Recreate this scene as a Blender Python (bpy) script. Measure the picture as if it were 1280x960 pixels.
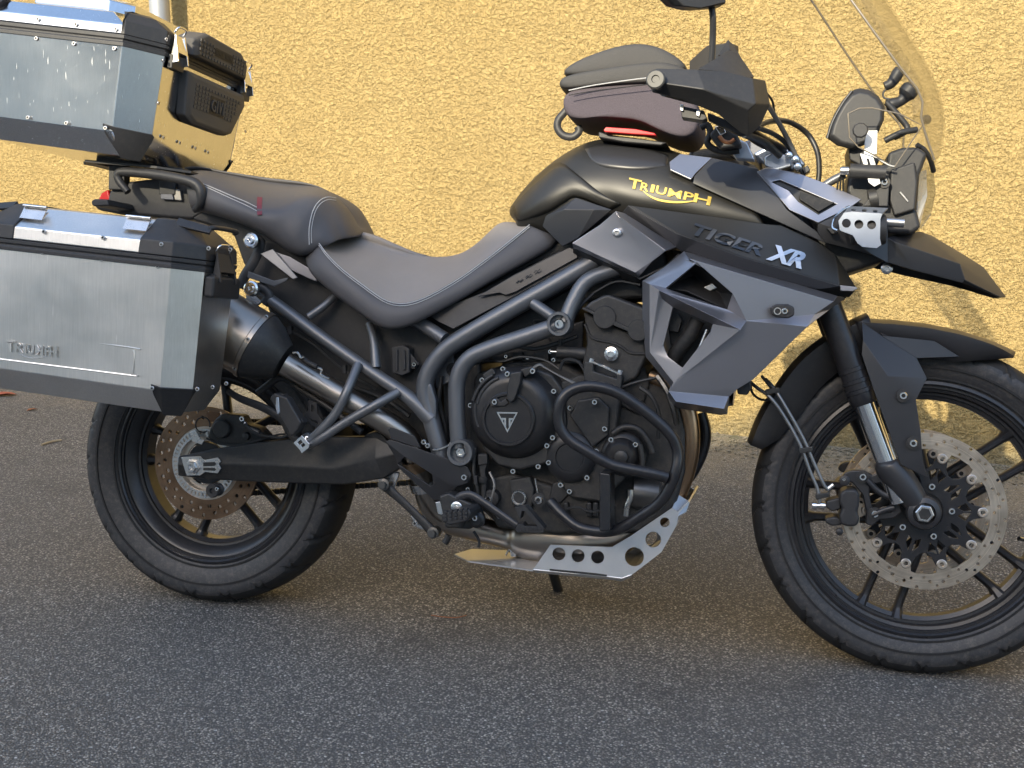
import bpy, bmesh, math, random
import numpy as np
from mathutils import Vector, Matrix
from mathutils.bvhtree import BVHTree
from mathutils.geometry import delaunay_2d_cdt
random.seed(7)
PI = math.pi
scene = bpy.context.scene
COL = scene.collection
for o in list(bpy.data.objects): bpy.data.objects.remove(o)

# ------------------------------------------------------------------ camera
CF = 1432.68                                       # focal length in pixels of a 1280 px wide picture
CP = np.array([1.24472, -2.27796, 1.03107])        # position
YAW, PITCH, ROLL = 0.234428, 0.206251, 0.0057478
LEAN = 0.159267                                    # the bike leans on its side stand
def cam_axes():
    r = np.array([math.cos(YAW), math.sin(YAW), 0]); fw = np.array([-math.sin(YAW), math.cos(YAW), 0]); u = np.array([0, 0, 1.])
    fw, u = fw*math.cos(PITCH)-u*math.sin(PITCH), u*math.cos(PITCH)+fw*math.sin(PITCH)
    r, u = r*math.cos(ROLL)+u*math.sin(ROLL), u*math.cos(ROLL)-r*math.sin(ROLL)
    return r, u, fw
CR, CU, CFW = cam_axes()
cam = bpy.data.cameras.new('camera'); camo = bpy.data.objects.new('camera', cam); COL.objects.link(camo)
cam.sensor_width = 36; cam.sensor_fit = 'HORIZONTAL'; cam.lens = CF/1280*36; cam.clip_end = 500; cam.clip_start = .05
mw = Matrix(((CR[0], CU[0], -CFW[0], CP[0]), (CR[1], CU[1], -CFW[1], CP[1]), (CR[2], CU[2], -CFW[2], CP[2]), (0, 0, 0, 1)))
camo.matrix_world = mw
scene.camera = camo
scene.render.resolution_x, scene.render.resolution_y = 1024, 768

# ------------------------------------------------------------------ sky, sun, exposure
SUN = Vector((.26, .85, -.462)).normalized()       # direction in which the light travels
world = bpy.data.worlds.new('World'); scene.world = world; world.use_nodes = True
nt = world.node_tree; nt.nodes.clear()
sky = nt.nodes.new('ShaderNodeTexSky'); sky.sky_type = 'NISHITA'; sky.sun_disc = False
sky.sun_elevation = math.asin(-SUN.z); sky.sun_rotation = math.atan2(-SUN.x, -SUN.y)
sky.air_density = 1.2; sky.dust_density = 1.9; sky.ozone_density = 1.2
bg = nt.nodes.new('ShaderNodeBackground'); bg.inputs[1].default_value = .15
wo = nt.nodes.new('ShaderNodeOutputWorld')
nt.links.new(sky.outputs[0], bg.inputs[0]); nt.links.new(bg.outputs[0], wo.inputs[0])
sl = bpy.data.lights.new('sun', 'SUN'); sl.energy = 2.0; sl.angle = math.radians(.53); sl.color = (1, .90, .68)
so = bpy.data.objects.new('sun', sl); COL.objects.link(so); so.rotation_euler = SUN.to_track_quat('-Z', 'Y').to_euler(); so.location = (-4, -12, 9)
vs = scene.view_settings; vs.view_transform = 'Standard'; vs.look = 'None'; vs.exposure = 1.56; vs.gamma = 1; vs.use_curve_mapping = False
scene.render.engine = 'CYCLES'
scene.cycles.max_bounces = 10; scene.cycles.transparent_max_bounces = 16; scene.cycles.caustics_reflective = False; scene.cycles.caustics_refractive = False

# ------------------------------------------------------------------ pixel -> bike frame
_c, _s = math.cos(LEAN), math.sin(LEAN)
BM = np.array([[1, 0, 0], [0, _c, _s], [0, -_s, _c]])   # bike frame -> world
CB = BM.T @ CP
def ray(px, py):
    return BM.T @ (CFW*CF + CR*(px-640) + CU*(480-py))
def B(px, py, Y):
    """point of the bike's own frame on the plane y = Y (metres, near side negative) seen at a pixel"""
    d = ray(px, py); return CB + d*(Y-CB[1])/d[1]
def BL(pts, Y=None):
    return [B(q[0], q[1], q[2] if len(q) > 2 else Y) for q in pts]

# ------------------------------------------------------------------ materials
MATS = {}
def M(name, col, rough=.5, metal=0., spec=.5, var=.12, vscale=14., bump=0., bscale=250., coat=0., rvar=.08, stretch=None, dust=0.):
    m = bpy.data.materials.new(name); m.use_nodes = True; n = m.node_tree; b = n.nodes['Principled BSDF']
    b.inputs['Metallic'].default_value = metal; b.inputs['Specular IOR Level'].default_value = spec
    if coat: b.inputs['Coat Weight'].default_value = coat; b.inputs['Coat Roughness'].default_value = .25
    tc = n.nodes.new('ShaderNodeTexCoord'); mp = n.nodes.new('ShaderNodeMapping'); n.links.new(tc.outputs['Object'], mp.inputs[0])
    if stretch: mp.inputs['Scale'].default_value = stretch
    t = n.nodes.new('ShaderNodeTexNoise'); t.inputs['Scale'].default_value = vscale; t.inputs['Detail'].default_value = 6; t.inputs['Roughness'].default_value = .65
    n.links.new(mp.outputs[0], t.inputs['Vector'])
    mix = n.nodes.new('ShaderNodeMix'); mix.data_type = 'RGBA'
    mix.inputs[6].default_value = tuple(max(0, c*(1-var)) for c in col)+(1,); mix.inputs[7].default_value = tuple(min(1, c*(1+var)) for c in col)+(1,)
    n.links.new(t.outputs['Fac'], mix.inputs[0])
    out = mix.outputs[2]
    if dust:
        g = n.nodes.new('ShaderNodeTexNoise'); g.inputs['Scale'].default_value = 90; g.inputs['Detail'].default_value = 8; g.inputs['Roughness'].default_value = .8
        n.links.new(tc.outputs['Object'], g.inputs['Vector'])
        rp = n.nodes.new('ShaderNodeMapRange'); rp.inputs[1].default_value = .48; rp.inputs[2].default_value = .78; rp.inputs[4].default_value = dust
        n.links.new(g.outputs['Fac'], rp.inputs[0])
        dm = n.nodes.new('ShaderNodeMix'); dm.data_type = 'RGBA'; dm.inputs[7].default_value = (.22, .19, .15, 1)
        n.links.new(rp.outputs[0], dm.inputs[0]); n.links.new(out, dm.inputs[6]); out = dm.outputs[2]
    n.links.new(out, b.inputs['Base Color'])
    rr = n.nodes.new('ShaderNodeMapRange'); rr.inputs[3].default_value = max(.03, rough-rvar); rr.inputs[4].default_value = min(1, rough+rvar)
    n.links.new(t.outputs['Fac'], rr.inputs[0]); n.links.new(rr.outputs[0], b.inputs['Roughness'])
    if bump:
        t2 = n.nodes.new('ShaderNodeTexNoise'); t2.inputs['Scale'].default_value = bscale; t2.inputs['Detail'].default_value = 3
        n.links.new(mp.outputs[0], t2.inputs['Vector'])
        bp = n.nodes.new('ShaderNodeBump'); bp.inputs['Strength'].default_value = bump; bp.inputs['Distance'].default_value = .001
        n.links.new(t2.outputs['Fac'], bp.inputs['Height']); n.links.new(bp.outputs[0], b.inputs['Normal'])
    MATS[name] = m; return m
M('matte_black', (.03, .03, .033), .36, 0, .5, rvar=.05, bump=.03, bscale=700)
M('tank_black', (.026, .025, .023), .42, .25, .55, rvar=.04, bump=.02, bscale=900)
M('black_plastic', (.028, .028, .03), .48, 0, .45, bump=.12, bscale=900, dust=.10)
M('engine_black', (.030, .030, .031), .46, .15, .5, bump=.2, bscale=600, dust=.2)
M('frame_paint', (.155, .16, .17), .40, .55, .5, bump=.08, bscale=800, rvar=.06)
M('graphite', (.39, .385, .412), .34, .85, .5, rvar=.04, bump=.03, bscale=900, var=.05)
M('rubber', (.017, .017, .018), .62, 0, .4, var=.35, vscale=9, bump=.1, bscale=200, dust=.22)
M('tyre_rubber', (.034, .034, .037), .52, 0, .45, var=.45, vscale=7, bump=.2, bscale=160, dust=.38)
M('wheel_black', (.022, .022, .025), .30, .1, .5, dust=.12)
M('seat_top', (.27, .245, .225), .62, 0, .35, bump=.5, bscale=900, var=.1)
M('seat_side', (.085, .082, .086), .48, 0, .4, bump=.35, bscale=900)
M('stitch', (.5, .5, .5), .7)
M('pannier_metal', (.76, .74, .71), .34, 1, .5, var=.10, vscale=4, bump=.05, bscale=60, stretch=(1, 1, 1.6), rvar=.07)
M('steel', (.62, .61, .60), .28, 1, .5, var=.15, vscale=40)
M('bright_steel', (.80, .80, .80), .16, 1, .5, var=.05)
M('bash_metal', (.76, .77, .79), .40, .9, .5, var=.08, vscale=20, bump=.06, bscale=300)
M('rotor_metal', (.64, .56, .48), .36, .9, .5, var=.12, vscale=30)
M('rusty_rotor', (.20, .115, .068), .62, .5, .4, var=.30, vscale=28, bump=.1)
M('muffler_steel', (.38, .335, .29), .31, 1, .5, var=.12, vscale=12, bump=.03)
M('pipe_bronze', (.40, .27, .17), .33, 1, .5, var=.4, vscale=10)
M('corner_blue', (.15, .155, .178), .5, .3, .4, var=.12, bump=.15, dust=.10)
M('gold_print', (.52, .37, .07), .45, .3)
M('silver_print', (.45, .49, .56), .35, .8)
M('dark_print', (.07, .078, .09), .35, .7)
M('red_plastic', (.55, .02, .02), .25, 0, .5)
M('bag_mesh', (.105, .09, .105), .9, 0, .2, var=.5, vscale=900, bump=.8, bscale=700)
M('bag_top', (.06, .058, .057), .6, 0, .3, bump=.6, bscale=500)
M('sunlit_white_metal', (.78, .78, .78), .35, .3)  # bracket metal, the white of direct sun put into its colour
M('hose', (.03, .03, .03), .4)
M('hose_steel', (.28, .28, .28), .4, .8)
M('tag_red', (.16, .03, .045), .6)
M('copper', (.55, .24, .12), .35, .9)
M('tread_rubber', (.017, .017, .018), .66, 0, .35, var=.3, vscale=30, bump=.2, bscale=240, dust=.10)
M('pad_rubber', (.085, .08, .075), .62, 0, .35, bump=.3, bscale=500)
M('engine_satin', (.020, .020, .022), .36, .1, .5, bump=.06, bscale=700, dust=.10)
M('engine_cast', (.042, .041, .040), .62, .2, .4, var=.3, vscale=25, bump=.5, bscale=420, dust=.30)
M('pannier_dark', (.30, .285, .265), .45, .45, .5, var=.2, vscale=7, bump=.08, bscale=200)
M('acrylic_edge', (.20, .17, .13), .15, 0, .6)
M('bar_end', (.045, .045, .045), .5, .1)
M('dark_steel', (.16, .155, .15), .36, .9)
M('lens', (.75, .78, .8), .08, .3)
M('zinc_pipe', (.42, .43, .44), .5, .6, var=.15)
def brushed(name, col, rough, rv=.08, wavy=.4):
    """worn sheet aluminium: vertical brushing, cloudy smudges, thin scratches, slightly wavy panel"""
    m = bpy.data.materials.new(name); m.use_nodes = True; n = m.node_tree; b = n.nodes['Principled BSDF']; b.inputs['Metallic'].default_value = 1
    tc = n.nodes.new('ShaderNodeTexCoord')
    def tex(scale, stretch, detail=5, rot=(0, 0, 0)):
        mp = n.nodes.new('ShaderNodeMapping'); mp.inputs['Scale'].default_value = stretch; mp.inputs['Rotation'].default_value = rot; n.links.new(tc.outputs['Object'], mp.inputs[0])
        t = n.nodes.new('ShaderNodeTexNoise'); t.inputs['Scale'].default_value = scale; t.inputs['Detail'].default_value = detail; t.inputs['Roughness'].default_value = .65; n.links.new(mp.outputs[0], t.inputs['Vector']); return t.outputs['Fac']
    def rng_(f, a, b_, lo, hi):
        r = n.nodes.new('ShaderNodeMapRange'); r.inputs[1].default_value = a; r.inputs[2].default_value = b_; r.inputs[3].default_value = lo; r.inputs[4].default_value = hi; n.links.new(f, r.inputs[0]); return r.outputs[0]
    def add(a, b_, op='ADD'):
        q = n.nodes.new('ShaderNodeMath'); q.operation = op; n.links.new(a, q.inputs[0])
        if isinstance(b_, float): q.inputs[1].default_value = b_
        else: n.links.new(b_, q.inputs[1])
        return q.outputs[0]
    cloud = tex(5, (1, 1, 1.4)); streak = tex(120, (3, 3, .10), 3); sc1 = tex(34, (8, 8, .35), 2, (0, .6, 0)); sc2 = tex(40, (9, 9, .3), 2, (0, -.35, 0))
    k = add(rng_(cloud, .3, .7, .92, 1.05), rng_(streak, .3, .7, -.05, .05))
    scr_ = add(rng_(sc1, .70, .74, 0, .18), rng_(sc2, .71, .75, 0, .18))
    k = add(k, scr_); hs_ = n.nodes.new('ShaderNodeMix'); hs_.data_type = 'RGBA'; hs_.blend_type = 'MULTIPLY'; hs_.inputs[0].default_value = 1; hs_.inputs[6].default_value = col+(1,)
    cb_ = n.nodes.new('ShaderNodeCombineColor')
    for i_ in range(3): n.links.new(k, cb_.inputs[i_])
    n.links.new(cb_.outputs[0], hs_.inputs[7]); n.links.new(hs_.outputs[2], b.inputs['Base Color'])
    n.links.new(add(rng_(cloud, .25, .75, rough-rv, rough+rv), scr_), b.inputs['Roughness'])
    bp = n.nodes.new('ShaderNodeBump'); bp.inputs['Strength'].default_value = wavy; bp.inputs['Distance'].default_value = .003; n.links.new(add(tex(6, (1, 1, 1), 1), rng_(streak, 0., 1., 0, .02)), bp.inputs['Height']); n.links.new(bp.outputs[0], b.inputs['Normal'])
    MATS[name] = m
brushed('pannier_metal', (.78, .76, .73), .34)
brushed('case_metal', (.72, .73, .74), .15, .035, .08)
def turned(name, col, dark):
    """brake disc steel with circular wear lines round the wheel axis"""
    m = bpy.data.materials.new(name); m.use_nodes = True; n = m.node_tree; b = n.nodes['Principled BSDF']; b.inputs['Metallic'].default_value = 1
    tc = n.nodes.new('ShaderNodeTexCoord'); mu = n.nodes.new('ShaderNodeVectorMath'); mu.operation = 'MULTIPLY'; mu.inputs[1].default_value = (1, 0, 1); n.links.new(tc.outputs['Object'], mu.inputs[0])
    ln = n.nodes.new('ShaderNodeVectorMath'); ln.operation = 'LENGTH'; n.links.new(mu.outputs[0], ln.inputs[0])
    t = n.nodes.new('ShaderNodeTexNoise'); t.noise_dimensions = '1D'; t.inputs['Scale'].default_value = 520; t.inputs['Detail'].default_value = 4; n.links.new(ln.outputs['Value'], t.inputs['W'])
    t2 = n.nodes.new('ShaderNodeTexNoise'); t2.inputs['Scale'].default_value = 22; t2.inputs['Detail'].default_value = 5; n.links.new(tc.outputs['Object'], t2.inputs['Vector'])
    ad = n.nodes.new('ShaderNodeMath'); ad.operation = 'MULTIPLY_ADD'; ad.inputs[1].default_value = .6; n.links.new(t.outputs['Fac'], ad.inputs[0]); n.links.new(t2.outputs['Fac'], ad.inputs[2])
    mr = n.nodes.new('ShaderNodeMapRange'); mr.inputs[1].default_value = .55; mr.inputs[2].default_value = 1.05; n.links.new(ad.outputs[0], mr.inputs[0])
    mx = n.nodes.new('ShaderNodeMix'); mx.data_type = 'RGBA'; mx.inputs[6].default_value = dark+(1,); mx.inputs[7].default_value = col+(1,); n.links.new(mr.outputs[0], mx.inputs[0]); n.links.new(mx.outputs[2], b.inputs['Base Color'])
    r2 = n.nodes.new('ShaderNodeMapRange'); r2.inputs[3].default_value = .24; r2.inputs[4].default_value = .46; n.links.new(t.outputs['Fac'], r2.inputs[0]); n.links.new(r2.outputs[0], b.inputs['Roughness'])
    MATS[name] = m
turned('rotor_steel', (.80, .69, .57), (.42, .35, .28)); turned('rotor_rust', (.29, .195, .13), (.15, .095, .062))
def glass(name, tint, gl=.06, rough=.02):
    m = bpy.data.materials.new(name); m.use_nodes = True; n = m.node_tree; n.nodes.clear()
    o = n.nodes.new('ShaderNodeOutputMaterial'); tr = n.nodes.new('ShaderNodeBsdfTransparent'); tr.inputs[0].default_value = tint+(1,)
    g = n.nodes.new('ShaderNodeBsdfGlossy'); g.inputs['Roughness'].default_value = rough
    fr = n.nodes.new('ShaderNodeFresnel'); fr.inputs[0].default_value = 1.25
    mx = n.nodes.new('ShaderNodeMixShader'); mu_ = n.nodes.new('ShaderNodeMath'); mu_.operation = 'MULTIPLY'; mu_.inputs[1].default_value = .40; n.links.new(fr.outputs[0], mu_.inputs[0]); n.links.new(mu_.outputs[0], mx.inputs[0]); n.links.new(tr.outputs[0], mx.inputs[1]); n.links.new(g.outputs[0], mx.inputs[2])
    n.links.new(mx.outputs[0], o.inputs[0]); MATS[name] = m
glass('clear_screen', (.98, .98, .975)); glass('clear_lens', (.93, .94, .95))

# ------------------------------------------------------------------ mesh helpers
ORG = {}
def root_of(o):
    while o.parent: o = o.parent
    return o
def link(name, me, mat, parent):
    ob = bpy.data.objects.new(name, me); COL.objects.link(ob)
    if mat: me.materials.append(MATS[mat])
    if parent: ob.parent = parent
    return ob
def mesh(name, verts, faces, mat, parent=None, smooth=None, bevel=0, solid=0, seg=2, sub=0, raw=False, mirror=False, off=-1, kind=None):
    """one mesh object in the bike's frame; smooth = sharp-edge angle in degrees or None for flat"""
    v = np.array([tuple(q) for q in verts], float)
    faces = [tuple(int(i) for i in f) for f in faces]
    if parent and not raw: v = v-np.array(ORG.get(root_of(parent).name, (0, 0, 0)))
    if mirror:
        n = len(v); v = np.concatenate([v, v*np.array([1, -1, 1])]); faces = faces+[tuple(i+n for i in f[::-1]) for f in faces]
    me = bpy.data.meshes.new(name); me.from_pydata([tuple(q) for q in v], [], faces)
    me.validate()
    bm = bmesh.new(); bm.from_mesh(me)
    if mirror: bmesh.ops.remove_doubles(bm, verts=bm.verts, dist=.0004)
    bmesh.ops.recalc_face_normals(bm, faces=bm.faces); bm.to_mesh(me); bm.free()
    ob = link(name, me, mat, parent)
    if smooth is not None or bevel:
        me.shade_smooth()
        if smooth is None or smooth < 180: me.set_sharp_from_angle(angle=math.radians(smooth if smooth else 30))
    if solid: s = ob.modifiers.new('solid', 'SOLIDIFY'); s.thickness = solid; s.offset = off
    if bevel: b = ob.modifiers.new('bevel', 'BEVEL'); b.width = bevel; b.segments = seg; b.limit_method = 'ANGLE'; b.angle_limit = math.radians(28); b.harden_normals = True
    if sub: s = ob.modifiers.new('sub', 'SUBSURF'); s.levels = sub; s.render_levels = sub
    if kind: ob['kind'] = kind
    return ob
def mirrored(ob, name=None, parent=None):
    """the other side's twin of a part"""
    me = ob.data.copy(); me.transform(Matrix.Scale(-1, 4, (0, 1, 0))); me.flip_normals()
    c = ob.copy(); c.data = me; c.name = name or ob.name.split('.')[0]; COL.objects.link(c); c.parent = parent or ob.parent
    return c
def prism_geo(outline, y0, y1):
    """outline: 3D points near y0; pushed straight across to y1 (scalar or offset list)"""
    n = len(outline); v = [tuple(p) for p in outline]+[(p[0], y1, p[2]) for p in outline]
    f = [tuple(range(n)), tuple(range(2*n-1, n-1, -1))]+[(i, i+n, (i+1) % n+n, (i+1) % n) for i in range(n)]
    return v, f
def prism(name, px, Y0, Y1, mat, parent, bevel=.002, **k):
    o = BL(px, Y0); v, f = prism_geo(o, Y0, Y1)
    return mesh(name, v, f, mat, parent, bevel=bevel, **k)
def join_geo(gs):
    V = []; F = []
    for v, f in gs:
        n = len(V); V += [tuple(p) for p in v]; F += [tuple(i+n for i in g) for g in f]
    return V, F
def catmull(P, sub):
    P = [np.array(p, float) for p in P]
    if len(P) < 3 or sub <= 1: return P
    Q = [2*P[0]-P[1]]+P+[2*P[-1]-P[-2]]; out = []
    for i in range(1, len(Q)-2):
        p0, p1, p2, p3 = Q[i-1:i+3]
        for j in range(sub):
            t = j/sub; out.append(.5*((2*p1)+(p2-p0)*t+(2*p0-5*p1+4*p2-p3)*t*t+(3*p1-p0-3*p2+p3)*t**3))
    out.append(P[-1]); return out
def tube_geo(P, r, n=12, sub=5, caps=True, closed=False, flat=1.):
    m = len(P); R = r if isinstance(r, (list, tuple)) else [r]*m
    PR = [np.append(np.array(p, float), q) for p, q in zip(P, R)]
    C = catmull(PR, sub); pts = [c[:3] for c in C]; rad = [c[3] for c in C]
    V = []; F = []; up = None
    for i, p in enumerate(pts):
        d = pts[min(i+1, len(pts)-1)]-pts[max(i-1, 0)]; d = d/np.linalg.norm(d)
        if up is None:
            up = np.cross(d, (0, 1, 0.02)); up /= np.linalg.norm(up)
        else:
            up = up-d*(up@d); up /= np.linalg.norm(up)
        sd = np.cross(d, up)
        for j in range(n):
            a = 2*PI*j/n; V.append(tuple(p+rad[i]*(up*math.cos(a)+flat*sd*math.sin(a))))
    k = len(pts)
    for i in range(k-1):
        for j in range(n): F.append((i*n+j, i*n+(j+1) % n, (i+1)*n+(j+1) % n, (i+1)*n+j))
    if caps: F += [tuple(range(n))[::-1], tuple(range((k-1)*n, k*n))]
    return V, F
def tube(name, P, r, mat, parent, n=12, sub=5, **k):
    g = tube_geo(P, r, n, sub, flat=k.pop('flat', 1.)); return mesh(name, *g, mat, parent, smooth=50, **k)
def lathe_geo(prof, org, ax, n=32, closed=False):
    ax = np.array(ax, float); ax /= np.linalg.norm(ax); a = np.cross(ax, (0.1, 0.05, 1)); a /= np.linalg.norm(a); b = np.cross(ax, a)
    V = []; F = []; m = len(prof)
    for h, r in prof:
        for j in range(n):
            t = 2*PI*j/n; V.append(tuple(np.array(org)+ax*h+r*(a*math.cos(t)+b*math.sin(t))))
    for i in range(m if closed else m-1):
        k = (i+1) % m
        for j in range(n): F.append((i*n+j, i*n+(j+1) % n, k*n+(j+1) % n, k*n+j))
    if not closed: F += [tuple(range(n))[::-1], tuple(range((m-1)*n, m*n))]
    return V, F
def lathe(name, prof, org, ax, mat, parent, n=32, closed=False, smooth=35, **k):
    return mesh(name, *lathe_geo(prof, org, ax, n, closed), mat, parent, smooth=smooth, **k)
def box_geo(c, s, R=None):
    V = [np.array((x*s[0]/2, y*s[1]/2, z*s[2]/2)) for x in (-1, 1) for y in (-1, 1) for z in (-1, 1)]
    if R is not None: V = [R @ v for v in V]
    V = [tuple(v+np.array(c)) for v in V]
    return V, [(0, 1, 3, 2), (4, 6, 7, 5), (0, 4, 5, 1), (2, 3, 7, 6), (0, 2, 6, 4), (1, 5, 7, 3)]
def plate_geo(outline, holes, fmap, th):
    """flat plate with real holes; outline/holes in 2D, fmap(u,v,side) -> 3D with side 0 near, 1 far"""
    pts = []; edges = []
    for lp in [outline]+holes:
        k = len(pts); pts += [Vector(q[:2]) for q in lp]; edges += [(k+i, k+(i+1) % len(lp)) for i in range(len(lp))]
    r = delaunay_2d_cdt(pts, edges, [], 2, 1e-7)
    vs_, es_, fs_ = r[0], r[1], r[2]
    def inside(x, y, lp):
        c = False; j = len(lp)-1
        for i in range(len(lp)):
            xi, yi, xj, yj = lp[i][0], lp[i][1], lp[j][0], lp[j][1]
            if (yi > y) != (yj > y) and x < (xj-xi)*(y-yi)/(yj-yi)+xi: c = not c
            j = i
        return c
    bb = [(min(q[0] for q in h), max(q[0] for q in h), min(q[1] for q in h), max(q[1] for q in h), h) for h in holes]; keep = []
    for f in fs_:
        x = sum(vs_[i].x for i in f)/len(f); y = sum(vs_[i].y for i in f)/len(f)
        if inside(x, y, outline) and not any(a <= x <= b and c <= y <= d and inside(x, y, h) for a, b, c, d, h in bb): keep.append(f)
    fs_ = keep
    n = len(vs_); V = [fmap(v.x, v.y, 0) for v in vs_]+[fmap(v.x, v.y, 1) for v in vs_]
    F = [tuple(f) for f in fs_]+[tuple(i+n for i in f[::-1]) for f in fs_]
    cnt = {}
    for f in fs_:
        for i in range(len(f)):
            a, b = f[i], f[(i+1) % len(f)]; cnt.setdefault((min(a, b), max(a, b)), []).append((a, b))
    for e, l in cnt.items():
        if len(l) == 1: a, b = l[0]; F.append((b, a, a+n, b+n))
    return V, F
def circ2(x, y, r, n=14, ry=None):
    return [(x+r*math.cos(2*PI*i/n), y+(ry or r)*math.sin(2*PI*i/n)) for i in range(n)]
def pxplate(name, outline, holes, Y0, th, mat, parent, **k):
    def fm(u, v, s):
        p = B(u, v, Y0); return (p[0], Y0+s*th, p[2])
    return mesh(name, *plate_geo(outline, holes, fm, th), mat, parent, **k)
def thing(name, label, cat, base=(0, 0, 0), group=None, bike=True):
    o = bpy.data.objects.new(name, None); COL.objects.link(o); o.empty_display_size = .1
    if bike:
        o.location = tuple(BM @ np.array(base)); o.rotation_euler = (-LEAN, 0, 0); ORG[o.name] = base
    else: o.location = base; ORG[o.name] = (0, 0, 0)
    o['label'] = label; o['category'] = cat
    if group: o['group'] = group
    return o
# shared bolt: socket head screw pointing to -y
def bolt_mesh(nm, mat, head=1., washer=False):
    n = 12; prof = [(0, 1.0), (-.55*head, 1.0), (-.75*head, .85), (-.75*head, .5), (-.3*head, .45), (-.3*head, .01)]
    if washer: prof = [(0, 1.7), (-.18, 1.7), (-.2, 1.0)]+prof[1:]
    v, f = lathe_geo(prof, (0, 0, 0), (0, 1, 0), n)
    me = bpy.data.meshes.new(nm); me.from_pydata(v, [], f); me.materials.append(MATS[mat]); me.materials.append(MATS['engine_black'])
    bm = bmesh.new(); bm.from_mesh(me); bmesh.ops.recalc_face_normals(bm, faces=bm.faces); bm.to_mesh(me); bm.free()
    for p in me.polygons:
        c = p.center; r_ = math.hypot(c.x, c.z)
        if r_ < .5 and c.y < -.05 and c.y > -.7*head or (washer and r_ > 1.02): p.material_index = 1  # recess and washer faces black: shade inside the socket put into the colour
    me.shade_smooth(); me.set_sharp_from_angle(angle=math.radians(35)); return me
BOLT = bolt_mesh('bolt', 'bright_steel'); BOLTW = bolt_mesh('bolt_washer', 'bright_steel', washer=True); BOLTB = bolt_mesh('bolt_black', 'engine_black')
RIVET = bolt_mesh('rivet', 'steel', head=.6)
def bolt(px, py, Y, r=.0048, parent=None, me=None, name='bolt', rot=None, pos=None):
    ob = bpy.data.objects.new(name, me or BOLT); COL.objects.link(ob); ob.parent = parent
    p = np.array(pos) if pos is not None else B(px, py, Y)
    ob.location = tuple(p-np.array(ORG.get(root_of(parent).name, (0, 0, 0)))); ob.scale = (r, r, r)
    if rot is not None: ob.rotation_euler = rot
    return ob
def bvh_of(ob):
    dg = bpy.context.evaluated_depsgraph_get(); dg.update()
    e = ob.evaluated_get(dg); me = e.to_mesh()
    org = ORG.get(root_of(ob).name, (0, 0, 0))
    t = BVHTree.FromPolygons([tuple(np.array(v.co)+np.array(org)) for v in me.vertices], [tuple(p.vertices) for p in me.polygons])
    e.to_mesh_clear(); return t
def on_surf(tree, px, py, Y, lift=.0008):
    d = ray(px, py); d = d/np.linalg.norm(d); h = tree.ray_cast(Vector(CB), Vector(d), 10)
    p = np.array(h[0]) if h[0] else B(px, py, Y)
    return p-d*lift
_glyph = {}
def glyphs(s, offset=0., shear=0.):
    key = (s, offset, shear)
    if key in _glyph: return _glyph[key]
    cu = bpy.data.curves.new('t', 'FONT'); cu.body = s; cu.resolution_u = 3; cu.offset = offset; cu.shear = shear
    ob = bpy.data.objects.new('t', cu); COL.objects.link(ob)
    dg = bpy.context.evaluated_depsgraph_get(); dg.update()
    me = bpy.data.meshes.new_from_object(ob.evaluated_get(dg))
    v = np.array([q.co[:2] for q in me.vertices]); f = [tuple(p.vertices) for p in me.polygons]
    bpy.data.objects.remove(ob); bpy.data.meshes.remove(me); bpy.data.curves.remove(cu)
    v = (v-v.min(0))/(v.max(0)-v.min(0)); _glyph[key] = (v, f); return v, f
def text_geo(s, quad, place, offset=.02, shear=0.):
    """quad: pixel corners bl, br, tr, tl; place(px,py) -> 3D"""
    v, f = glyphs(s, offset, shear); bl, br, tr, tl = [np.array(q, float) for q in quad]
    V = []
    for a, b in v:
        q = bl*(1-a)*(1-b)+br*a*(1-b)+tr*a*b+tl*(1-a)*b; V.append(tuple(place(*q)))
    return V, f
# ================================================================== SETTING
WT = np.array([.98150, -.19140, 0]); WN = np.array([-.19140, -.98150, 0]); W0 = np.array([1.01, 1.856, 0])   # wall tangent, outward normal, foot point
def surf_mat(name, build):
    m = bpy.data.materials.new(name); m.use_nodes = True; n = m.node_tree; b = n.nodes['Principled BSDF']; MATS[name] = m
    build(n, b); return m
def N(n, t, **k):
    o = n.nodes.new('ShaderNode'+t)
    for a, v in k.items(): setattr(o, a, v)
    return o
def noise(n, vec, scale, detail=4, rough=.6):
    t = N(n, 'TexNoise'); t.inputs['Scale'].default_value = scale; t.inputs['Detail'].default_value = detail; t.inputs['Roughness'].default_value = rough
    n.links.new(vec, t.inputs['Vector']); return t.outputs['Fac']
def ramp(n, f, a, b, lo=0., hi=1.):
    r = N(n, 'MapRange'); r.inputs[1].default_value = a; r.inputs[2].default_value = b; r.inputs[3].default_value = lo; r.inputs[4].default_value = hi
    n.links.new(f, r.inputs[0]); return r.outputs[0]
def mixc(n, f, a, b):
    x = N(n, 'Mix', data_type='RGBA')
    for i, q in ((6, a), (7, b)):
        if isinstance(q, tuple): x.inputs[i].default_value = q+(1,)
        else: n.links.new(q, x.inputs[i])
    if isinstance(f, float): x.inputs[0].default_value = f
    else: n.links.new(f, x.inputs[0])
    return x.outputs[2]
def mathn(n, op, a, b=None):
    x = N(n, 'Math', operation=op)
    for i, q in enumerate((a, b)):
        if q is None: continue
        if isinstance(q, (int, float)): x.inputs[i].default_value = q
        else: n.links.new(q, x.inputs[i])
    return x.outputs[0]
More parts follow.
